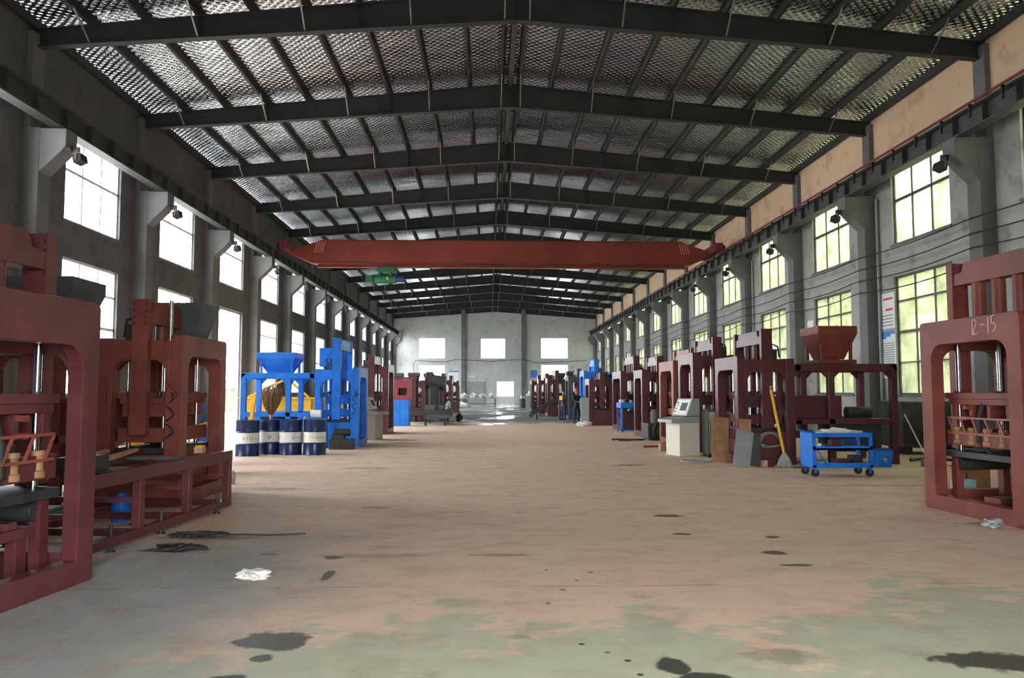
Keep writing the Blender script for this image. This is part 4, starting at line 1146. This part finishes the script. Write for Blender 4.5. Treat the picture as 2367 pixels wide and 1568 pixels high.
m = MB(); m.path([(-.5, 0, .03), (-.3, .1, .05), (0, .05, .03), (.2, .12, .06), (.5, 0, .03)], .03, 8); m.path([(-.4, .2, .03), (.1, .25, .06), (.4, .2, .03)], .035, 8)
tag(m.build('hose_pile', M_DARK, loc=(10.1, 17.6, 0), smooth=True), 'dark hoses lying on the floor by the feeder frame end', 'hose')
# dark generator behind, under the right window
T = thing('compressor', 'black compressor under the tall right window beyond the feeder frame', 'compressor', (11.2, 20.0, 0))
m = MB(); m.box(-.8, .8, -.6, .6, .18, 1.35); m.build('housing', M_DARK, T, bevel=.04)
m = MB(); m.box(-.75, .75, -.64, -.6, .3, .75); m.build('grille', M_BLACK, T)
m = MB(); m.tube((-.2, -.61, .55), (-.2, -.66, .55), .09, 18); m.build('gauge', M_GALV, T, smooth=True)
for x in (-.6, .5):
    m = MB(); m.box(x, x + .1, -.5, .5, 0, .18); m.build('foot', M_BLACK, T)

# blue work bench and hydraulic unit further along the right row
T = thing('work_bench', 'blue steel work bench standing before the far maroon presses', 'bench', (5.62, 30.72, 0))
m = MB(); m.box(-.5, .5, -.55, .55, .95, 1.15); m.build('table_top', M_BLUE, T, bevel=.01)
for x in (-.48, .42):
    for y in (-.53, .47):
        m = MB(); m.box(x, x + .06, y, y + .06, 0, .95); m.build('leg', M_BLUE, T)
m = MB(); m.box(-.48, .48, -.53, -.48, .06, .12); m.build('stretcher', M_BLUE, T)
m = MB(); m.lathe([(0, 0), (.10, 0), (.12, .12), (.05, .2), (0, .2)], n=16); tag(m.build('vice', M_DARK, loc=(5.4, 30.5, 1.151), smooth=True), 'dark vice on the blue work bench', 'vice')
m = MB(); m.box(-.2, .2, -.12, .12, 0, .12); tag(m.build('parts_tray', M_WHITE, loc=(5.4, 31.0, 1.151)), 'pale tray on the left end of the blue work bench', 'tray')
T = thing('hydraulic_unit', 'dark hydraulic power unit on the floor in front of the right row', 'machine', (5.55, 25.9, 0))
m = MB(); m.box(-.35, .35, -.5, .5, .05, .55); m.build('tank', M_DARK, T, bevel=.02)
m = MB(); m.tube((0, -.1, .55), (0, -.1, 1.0), .16, 18); m.tube((0, .25, .55), (0, .25, .85), .12, 18); m.build('motor', M_DGREY, T, smooth=True)
m = MB()
for i in range(5):
    a = i * .17
    m.path([(-.3 + a, -.4, .5), (-.35 + a, -.55, .3), (-.2 + a, -.6, .08), (.05 + a * .5, -.55, .03)], .022, 8)
m.build('hose', M_BLACK, T, smooth=True)
m = MB(); m.box(-.3, .3, -.45, .45, 0, .05); m.build('base_plate', M_BLACK, T)
T = thing('spare_wheel', 'dark wheel leaning against the hydraulic power unit', 'wheel', (5.6, 25.15, .32))
m = MB(); pts = [(.26 * math.cos(2 * PI * i / 24), 0, .26 * math.sin(2 * PI * i / 24)) for i in range(24)]; m.path(pts, .055, 10, closed=True); m.build('tyre', M_BLACK, T, smooth=True)
m = MB(); m.tube((0, -.03, 0), (0, .03, 0), .2, 20); m.build('rim', M_DGREY, T, smooth=True)
m = MB(); m.path([(-.5, 0, .03), (-.2, .1, .04), (.2, -.05, .03), (.6, .1, .03)], .025, 8); m.box(-.3, .1, -.25, -.1, 0, .06)
tag(m.build('scrap_steel', M_DARK, loc=(4.5, 25.4, 0)), 'dark scrap steel on the floor before the hydraulic power unit', 'scrap')
m = MB(); m.path([(-.6, 0, .03), (0, .15, .03), (.6, .1, .03)], .025, 8); m.box(-.2, .5, -.15, -.05, 0, .05)
tag(m.build('angle_iron', M_PINK, loc=(5.0, 22.2, 0)), 'maroon angle irons on the floor left of the light console', 'steel section')

# ------------------------------------------------------------------ left mid distance
T = thing('blue_cabinet', 'light blue steel cabinet beyond the left console', 'cabinet', (-4.1, 36.6, 0))
m = MB(); m.box(-.42, .42, -.3, .3, 0, 1.2); m.build('body', M_BLUE, T, bevel=.01)
for x in (-.4, .01):
    m = MB(); m.box(x, x + .39, -.32, -.301, .05, 1.15); d = m.build('door', M_BLUE, T, bevel=.004)
    q = MB(); q.box(x + .17, x + .2, -.34, -.32, .55, .7); q.build('handle', M_GALV, d)
T = thing('mould_housing', 'crimson machine housing standing on the blue cabinet', 'machine housing', (-4.0, 36.6, 1.201))
m = MB(); m.ring('y', -.26, .26, (-.36, .36, 0, .95), (-.2, .2, .22, .55), .03); m.build('housing', M_PINK, T, bevel=.01)
m = MB(); m.box(-.2, .2, .2, .25, .2, .56); m.box(-.4, .4, -.28, -.1, .96, 1.05); m.build('panel', M_MAROON, T)
T = thing('mixer', 'tall dark grey mixer with a round drum in the distant left row', 'machine', (-3.1, 46.2, 0))
m = MB(); m.box(-.35, .2, -.4, .4, 0, 1.9); m.build('body', M_DGREY, T, bevel=.03)
m = MB(); m.tube((-.5, 0, 2.2), (.55, 0, 2.05), .42, 20); m.build('drum', M_DGREY, T, smooth=True)
m = MB(); m.box(-.6, -.2, -.2, .2, 2.3, 2.75); m.build('motor', M_DARK, T, bevel=.02)
T = thing('steel_bench', 'low dark steel bench on the floor before the distant left row', 'bench', (-2.5, 38.0, 0))
m = MB(); m.box(-.55, .55, -1.5, 1.5, .34, .42); m.build('top', M_DGREY, T)
for x in (-.5, .4):
    for y in (-1.4, 1.3):
        m = MB(); m.box(x, x + .1, y, y + .1, 0, .34); m.build('leg', M_DARK, T)
T = thing('machine_bed', 'long dark machine bed lying behind the low steel bench', 'machine', (-3.15, 41.6, 0))
m = MB(); m.box(-1.2, 1.2, -.5, .5, .3, .62); m.box(-1.1, -.7, -.4, .4, 0, .3); m.box(.5, 1.0, -.4, .4, 0, .3); m.build('bed', M_DARK, T, bevel=.02)
m = MB(); m.box(-.2, .3, -.3, .3, .62, .9); m.tube((.6, -.2, .75), (.6, .3, .75), .13, 14); m.build('drive', M_DGREY, T, bevel=.01)
crumple('plastic_wrap', 'shiny crumpled plastic film on the long dark machine bed', 'plastic wrap', (-2.15, 41.6, .63), .15, .24, .42, M_PLASTIC, 5)
crumple('dark_sack', 'dark sack slumped at the right end of the dark machine bed', 'sack', (-1.62, 42.45, 0), .17, .4, .42, M_DARK, 12)

# far end, in front of the gable
T = thing('trestle_table', 'long table heaped with plastic in front of the grey door', 'table', (-1.2, 82, 0))
m = MB(); m.box(-2.0, 2.0, -.6, .6, .82, .9); m.build('table_top', M_LGREY, T)
for x in (-1.9, 1.8):
    m = MB(); m.box(x, x + .1, -.5, .5, 0, .82); m.build('leg', M_DARK, T)
m = MB(); m.box(-1.8, 1.8, -.5, .5, .3, .34); m.build('shelf', M_DARK, T)
random.seed(21)
for i in range(4):
    crumple('plastic_heap', ['clear plastic heap at the left end of the far table', 'clear plastic heap left of centre on the far table', 'clear plastic heap right of centre on the far table', 'clear plastic heap at the right end of the far table'][i], 'plastic', (-2.6 + i * .98, 82, .90), .34, .36, .5, M_FILM, 30 + i)
crumple('white_sack', 'white sack on the floor left of the far table', 'sack', (-5.0, 80.5, 0), .5, .4, .9, M_WHITE, 41)
crumple('white_sack', 'flattened white sack on the floor before the far table', 'sack', (-2.6, 76.0, 0), .8, .4, .5, M_WHITE, 43)
box_thing('cardboard_box', 'cardboard box beside the white sack near the far gable', 'box', (-3.9, 78.5, 0), .9, .7, .7, M_PLY)
T = thing('storage_bin', 'wide pale bin heaped with plastic right of the glazed door', 'bin', (6.2, 78, 0))
m = MB(); m.frustum((-3.0, 2.6, -1.2, 1.2), (-3.0, 2.6, -1.2, 1.2), 1.15, 0, .06); m.box(-2.9, 2.5, -1.1, 1.1, .02, .1); m.build('body', M_LGREY, T)
for x in (-2.0, -.2, 1.6):
    m = MB(); m.box(x, x + .12, -1.26, -1.2, 0, 1.15); m.build('rib', M_GALV, T)
for i, x in enumerate((4.1, 5.4, 6.7, 8.0)):
    crumple('plastic_heap', ['plastic heap at the left end of the pale bin', 'plastic heap left of centre in the pale bin', 'plastic heap right of centre in the pale bin', 'plastic heap at the right end of the pale bin'][i], 'plastic', (x, 78, .101), .44, .6, 1.4, M_FILM, 50 + i)
m = MB(); m.lathe([(0, 0), (.3, 0), (.3, .9), (0, .9)], n=20); tag(m.build('dark_bin', M_DGREY, loc=(3.2, 75, 0), smooth=True), 'dark round bin left of the pale plastic bin', 'bin')

# wavy cable along the gable
m = MB()
pts = [(-8.4, 2.4), (-8.75, 3.6), (-8.85, 4.7), (-8.6, 5.2), (-7.5, 5.15), (-6.4, 5.05), (-5.0, 5.05), (-4.0, 5.3), (-3.0, 5.28), (-1, 5.2), (.5, 5.1), (1.2, 5.2), (3, 5.3), (4.2, 5.3), (5.5, 4.95), (7, 5.0), (9, 5.1), (11.5, 5.25)]
P = [Vector((x, YB - .36, z)) for x, z in pts]
m.path(P, .035, 6)
tag(m.build('wall_cable', M_DARK, smooth=True), 'black cable looping along the far gable wall', 'cable')
for i, (x, z, lb) in enumerate([(-.6, 2.35 + 1.2, 'white notice board above the grey steel door'), (-2.0, 3.5, 'pale sign with two dark lines left over the grey door')]):
    m = MB(); m.box(x - .45, x + .45, YB - .03, YB - .002, z - .3, z + .3); m.box(x - .42, x + .42, YB - .032, YB - .031, z + .16, z + .2, 1); m.box(x - .42, x + .42, YB - .032, YB - .031, z - .05, z - .02, 1)
    if i: tag(m.build('notice_board', [M_PAPER, M_DARK]), lb, 'notice board')
m = MB(); m.box(-5.1 + .35, -3.5, YB - .03, YB - .002, 1.9, 4.0); m.box(-4.75, -3.5, YB - .034, YB - .031, 3.85, 4.0, 1)
tag(m.build('notice_board', [M_PAPER, M_PBLUE]), 'tall white notice board with blue header on the far gable', 'notice board')
m = MB(); m.box(4.9, 5.7, YB - .03, YB - .002, 3.2, 4.1)
tag(m.build('notice_board', M_PBLUE), 'small blue panel right of the gable column', 'notice board')

# ------------------------------------------------------------------ posters on the right wall
def poster(label, y0, y1, z0, z1, head, body):
    T = thing('wall_poster', label, 'poster', (WR - .004, y0, z0))
    m = MB(); m.box(-.012, 0, 0, y1 - y0, 0, z1 - z0); m.build('sheet', M_PAPER, T)
    w, h = y1 - y0, z1 - z0
    m = MB()
    for (a, b, c, d) in head: m.box(-.0145, -.0125, w * a, w * b, h * c, h * d)
    m.build('heading', M_PBLUE if 'blue' in label else M_PRED, T)
    m = MB()
    for (a, b, c, d) in body: m.box(-.0145, -.0125, w * a, w * b, h * c, h * d)
    m.build('lettering', M_INK, T)
random.seed(4)
lines = [(.08, .92 - random.random() * .2, .06 + i * .048, .078 + i * .048) for i in range(15)]
poster('white poster with blue curved header, lower on the right wall', 24.05, 24.95, 2.02, 3.52, [(0, 1, .93, 1), (.3, 1, .88, .93), (.6, 1, .84, .88)], lines)
poster('white poster with red headings, upper on the right wall', 24.05, 24.95, 3.6, 4.75, [(.1, .75, .80, .86), (.1, .6, .50, .56)], [(.1, .9, .08 + i * .09, .11 + i * .09) for i in range(4)])
m = MB(); m.box(WR - .016, WR - .004, 30.2, 30.75, 2.4, 4.4); m.box(WR - .018, WR - .016, 30.28, 30.67, 3.9, 4.1, 1)
tag(m.build('wall_poster', [M_PAPER, M_PRED]), 'narrow white notice on the right wall behind the large red hopper', 'poster')

# cables sagging from column to column on the right wall
for j, (z, lb) in enumerate([(6.02, 'topmost of the black cables strung along the right wall'), (5.62, 'second black cable strung along the right wall'), (5.25, 'third black cable strung along the right wall'), (4.85, 'lowest of the black cables strung along the right wall')]):
    m = MB(); pts = []
    y = 12.0; x = CX + 11.6
    while y < 62:
        t = ((y - Y0) / BAY) % 1.0
        pts.append((x - .02 * j, y, z - .34 * t * (1 - t) * (1 + .25 * j))); y += .6
    m.path(pts, .017, 6)
    tag(m.build('wall_cable', M_BLACK, smooth=True), lb, 'cable')

# floodlights under the corbels
def floodlight(loc, s, label):
    T = thing('floodlight', label, 'floodlight', loc, 0 if s > 0 else PI, 'floodlights under the crane corbels')
    m = MB(); m.prism([(-.10, -.02), (.10, -.10), (.06, -.28), (-.14, -.2)], 'y', -.17, .17); m.build('housing', M_BLACK, T, bevel=.01)
    m = MB(); m.prism([(.075 - .002, -.21), (.085, -.215), (.10, -.12), (.09, -.115)], 'y', -.14, .14); m.build('lens', M_GALV, T)
    m = MB(); m.box(-.03, .03, -.19, -.175, -.2, 0); m.box(-.03, .03, .175, .19, -.2, 0); m.box(-.03, .03, -.19, .19, 0, .012); m.box(0, .197, -.03, .03, .0, .16); m.build('bracket', M_DARK, T)
for s in (-1, 1):
    for k in range(0, 10):
        xx = CX + s * 10.85
        floodlight((xx, bay_y(k), 7.48), s, 'small black floodlight under the corbel of the %s column on the %s wall' % (ORD[k + 3], 'left' if s < 0 else 'right'))
# drain pipes beside a few right columns
for k in (1, 3):
    m = MB(); m.tube((WR - .08, bay_y(k) - .45, 0), (WR - .08, bay_y(k) - .45, 7.9), .045, 12)
    tag(m.build('drain_pipe', M_LGREY, smooth=True), 'grey pipe running down the right wall beside the %s column' % ORD[k + 3], 'pipe')

# ------------------------------------------------------------------ people
def person(label, loc, rz, M_TOP, M_LEG, helmet, arms, legs, extra=None):
    T = thing('person', label, 'person', loc, rz)
    bm = bmesh.new(); lay = bm.verts.layers.skin.verify()
    V = {}
    def j(n, p, r, par=None, r2=None):
        v = bm.verts.new(p); v[lay].radius = (r, r2 or r); V[n] = v
        if par: bm.edges.new((V[par], v))
    j('pelvis', (0, 0, .92), .15, None, .115); V['pelvis'][lay].use_root = True
    j('waist', (0, 0, 1.08), .14, 'pelvis', .105); j('chest', (0, .01, 1.28), .165, 'waist', .115); j('neck', (0, .0, 1.43), .065, 'chest'); j('head0', (0, -.01, 1.52), .075, 'neck', .085); j('head1', (0, -.01, 1.62), .08, 'head0', .09); j('head2', (0, 0, 1.69), .05, 'head1')
    for s, (el, ha) in zip((-1, 1), arms):
        n = 'l' if s < 0 else 'r'
        j(n + 'sh', (s * .19, 0, 1.36), .07, 'chest'); j(n + 'el', el, .048, n + 'sh'); j(n + 'wr', ha, .035, n + 'el')
        d = (Vector(ha) - Vector(el)).normalized()
        j(n + 'hand', tuple(Vector(ha) + d * .08), .042, n + 'wr', .022)
        for i in range(4): j(n + 'f%d' % i, tuple(Vector(ha) + d * (.165 - .012 * abs(i - 1.4)) + Vector((0, (i - 1.5) * .02, -.01))), .009, n + 'hand')
        j(n + 'th', tuple(Vector(ha) + d * .09 + Vector((-s * .04, -.03, 0))), .010, n + 'wr')
    for s, (kn, an, toe) in zip((-1, 1), legs):
        n = 'l' if s < 0 else 'r'
        j(n + 'hip', (s * .095, 0, .84), .105, 'pelvis'); j(n + 'kn', kn, .068, n + 'hip'); j(n + 'an', an, .045, n + 'kn'); j(n + 'toe', toe, .04, n + 'an', .03)
    me = bpy.data.meshes.new('body'); bm.to_mesh(me); bm.free()
    for m_ in (M_TOP, M_LEG, M_SKIN, M_BLACK): me.materials.append(m_)
    o = bpy.data.objects.new('body', me); COL.objects.link(o)
    sk = o.modifiers.new('skin', 'SKIN'); sk.use_smooth_shade = True; sk.branch_smoothing = .6
    su = o.modifiers.new('sub', 'SUBSURF'); su.levels = 1; su.render_levels = 1
    dg = bpy.context.evaluated_depsgraph_get()
    me2 = bpy.data.meshes.new_from_object(o.evaluated_get(dg)); o.modifiers.clear(); o.data = me2
    me2.materials.clear()
    for m_ in (M_TOP, M_LEG, M_SKIN, M_BLACK): me2.materials.append(m_)
    hands = [Vector(h) for _, h in arms]
    for p in me2.polygons:
        c = p.center
        if c.z > 1.44 or any((c - h).length < .2 and (c - Vector(e)).length > (h - Vector(e)).length - .0 for (e, _), h in zip(arms, hands)): p.material_index = 2
        elif c.z < .10: p.material_index = 3
        elif c.z < .93: p.material_index = 1
        else: p.material_index = 0
        p.use_smooth = True
    o.parent = T
    if helmet:
        m = MB(); m.lathe([(.125, 1.63), (.135, 1.635), (.118, 1.65), (.112, 1.70), (.085, 1.755), (.04, 1.78), (0, 1.785)], n=20)
        m.prism([(-.09, -.11), (.09, -.11), (.06, -.19), (-.06, -.19)], 'z', 1.632, 1.642); m.build('helmet', helmet, T, smooth=True)
    else:
        m = MB(); m.lathe([(.088, 1.58), (.100, 1.62), (.098, 1.68), (.07, 1.73), (.03, 1.75), (0, 1.752)], c=(0, .012, 0), n=20); m.build('hair', M_HAIR, T, smooth=True)
    m = MB(); m.lathe([(0, -.012), (.016, -.006), (.012, .02), (0, .035)], c=(0, -.105, 1.565), n=8); m.build('nose', M_SKIN, T, smooth=True)
    for s in (-1, 1):
        m = MB(); m.lathe([(0, -.010), (.010, 0), (0, .010)], c=(s * .032, -.088, 1.605), n=8); m.build('eye', M_BLACK, T, smooth=True)
        m = MB(); m.lathe([(0, -.03), (.018, 0), (0, .03)], c=(s * .088, .0, 1.59), n=8); m.build('ear', M_SKIN, T, smooth=True)
    m = MB(); m.box(-.025, .025, -.102, -.09, 1.525, 1.533); m.build('mouth', M_PRED, T)
    if extra: extra(T)
    return T
person('person in charcoal workwear and a red helmet, back half turned, by the grey panel', (4.25, 37.75, 0), .5, M_WORK2, M_WORK, M_HELM,
       [((-.26, -.10, 1.14), (-.16, -.34, 1.10)), ((.27, -.06, 1.12), (.14, -.32, 1.08))],
       [((-.11, .02, .47), (-.12, .05, .09), (-.13, -.14, .045)), ((.12, -.06, .48), (.13, .06, .09), (.15, -.13, .045))])
def bag(T):
    m = MB(); m.box(-.16, .10, -.16, -.10, 1.12, 1.36); m.build('yellow_cloth', M_YVEST, T, bevel=.02)
person('person in dark blue overalls standing left of the red-helmeted person', (4.05, 42.4, 0), -.9, M_WORK, M_WORK, None,
       [((-.25, .03, 1.12), (-.24, -.10, .90)), ((.27, -.05, 1.12), (.22, -.28, 1.05))],
       [((-.10, -.01, .47), (-.10, .03, .09), (-.12, -.16, .045)), ((.11, -.03, .48), (.11, .04, .09), (.14, -.15, .045))], bag)
m = MB(); m.box(-.19, .19, -.05, .05, 0.0, 1.3)
o = m.build('grey_panel', M_LGREY, loc=(4.48, 36.35, 0.006), bevel=.01); o.rotation_euler = (-.10, 0, 0)
tag(o, 'pale grey panel propped against the squat maroon press', 'panel')
crumple('white_sack', 'white sack on the floor at the foot of the pale grey panel', 'sack', (4.35, 35.75, 0), .36, .22, .22, M_WHITE, 61)
T = thing('conveyor_chute', 'dark sloping conveyor chute near the two workers', 'chute', (3.6, 44.6, 0))
m = MB(); m.bar((-1.2, 0, .25), (.6, 0, 1.25), .5, .12); m.bar((-1.2, -.27, .32), (.6, -.27, 1.32), .04, .22); m.bar((-1.2, .27, .32), (.6, .27, 1.32), .04, .22); m.build('belt_frame', M_DARK, T)
for x in (-.9, .4):
    m = MB(); m.box(x, x + .08, -.25, .25, 0, .4 if x < 0 else 1.1); m.build('leg', M_DARK, T)
m = MB(); m.tube((-1.2, -.3, .25), (-1.2, .3, .25), .13, 14); m.build('roller', M_DGREY, T, smooth=True)

# ------------------------------------------------------------------ outside: trees beyond the right wall, machines beyond the left doorway
def leaf_material():
    m, n, l, b = newmat('pale_green_leaves')  # pale green leaf colours of their own; the sky is overcast
    n.remove(b)
    d = n.new('ShaderNodeBsdfDiffuse'); t = n.new('ShaderNodeBsdfTranslucent'); mx = n.new('ShaderNodeMixShader'); mx.inputs[0].default_value = .4
    tc = n.new('ShaderNodeTexCoord'); nz = n.new('ShaderNodeTexNoise'); nz.inputs['Scale'].default_value = .8; nz.inputs['Detail'].default_value = 4
    rp = n.new('ShaderNodeValToRGB'); rp.color_ramp.elements[0].position = .35; rp.color_ramp.elements[1].position = .65
    rp.color_ramp.elements[0].color = srgb(146, 154, 112); rp.color_ramp.elements[1].color = srgb(178, 182, 142)
    l.new(tc.outputs['Object'], nz.inputs['Vector']); l.new(nz.outputs['Fac'], rp.inputs['Fac'])
    l.new(rp.outputs['Color'], d.inputs['Color']); l.new(rp.outputs['Color'], t.inputs['Color'])
    l.new(d.outputs[0], mx.inputs[1]); l.new(t.outputs[0], mx.inputs[2]); l.new(mx.outputs[0], n['Material Output'].inputs['Surface'])
    return m
M_LEAF = leaf_material()
def tree(seed):
    random.seed(seed)
    T = thing('leafy_tree', 'leafy green tree outside the right-hand windows', 'tree', (0, 0, -.2), 0, 'trees outside the right wall')
    m = MB()
    m.path([(0, 0, -.01), (.1, .05, 2), (0, -.1, 4.5), (.1, 0, 7)], [.22, .18, .13, .06], 10)
    blobs = []
    for i in range(15):
        a = random.uniform(0, 2 * PI); z = random.uniform(2.2, 10.5); r = random.uniform(.2, 1.5) * (1 - .03 * z)
        c = (r * math.cos(a), r * math.sin(a), z); blobs.append((c, random.uniform(1.0, 1.45)))
        m.path([(0, 0, max(1.5, z - 1.8)), (c[0] * .5, c[1] * .5, z - .6), c], [.07, .05, .02], 6)
    for i in range(5):
        a = random.uniform(0, 2 * PI); blobs.append(((1.5 * math.cos(a), 1.5 * math.sin(a), random.uniform(.8, 2.2)), 1.2))
    m.build('trunk', mat('tree_bark_%d' % seed, srgb(96, 84, 66), .9, 0, srgb(74, 64, 52), 6.0, .3), T, smooth=True)
    f = MB()
    for (c, R) in blobs:
        for i in range(300):
            d = Vector((random.gauss(0, 1), random.gauss(0, 1), random.gauss(0, 1))).normalized() * R * random.random() ** .4
            p = Vector(c) + d
            u = Vector((random.gauss(0, 1), random.gauss(0, 1), random.gauss(0, .7))).normalized(); w = u.cross(Vector((random.random(), random.random(), random.random()))).normalized()
            L = random.uniform(.11, .2)
            f.add([p - u * L, p - w * L * .5, p + u * L, p + w * L * .5], [(0, 1, 2, 3)])
    f.build('foliage', M_LEAF, T)
    return T
protos = [tree(101), tree(202)]
random.seed(9)
spots = []
for i in range(21):
    spots.append((WR + 4.4, 9 + i * 6.0))
for i in range(22):
    spots.append((WR + 9.4, 12 + i * 6.0))
for i in range(20):
    spots.append((WR + 14.4, 21 + i * 6.0))
for i, (x, y) in enumerate(spots):
    if i < 2:
        protos[i].location = (x, y, -.2)
    else:
        copy_tree(protos[i % 2], (x, y, -.2), random.uniform(0, 6.28))
# yard beyond the left doorway
T = thing('yard_barrier', 'red and white striped barrier rail in the yard beyond the left doorway', 'barrier', (-20.5, 62.0, -.2))
m = MB()
for i in range(8): m.box(-4 + i, -3 + i, -.05, .05, 2.0, 2.35, i % 2)
m.build('rail', [M_PRED, M_WHITE], T)
for x in (-3.8, 0, 3.6):
    m = MB(); m.box(x, x + .15, -.1, .1, 0, 2.0); m.build('post', M_LGREY, T)
T = thing('yard_hut', 'low brownish hut in the yard beyond the left doorway', 'hut', (-24.5, 74, -.2))
m = MB(); m.box(-3, 3, -2, 2, 0, 2.1); m.build('wall', M_RUST, T)
m = MB(); m.prism([(-3.3, 2.1), (3.3, 2.1), (0, 2.9)], 'y', -2.2, 2.2); m.build('roof', M_PINK, T)
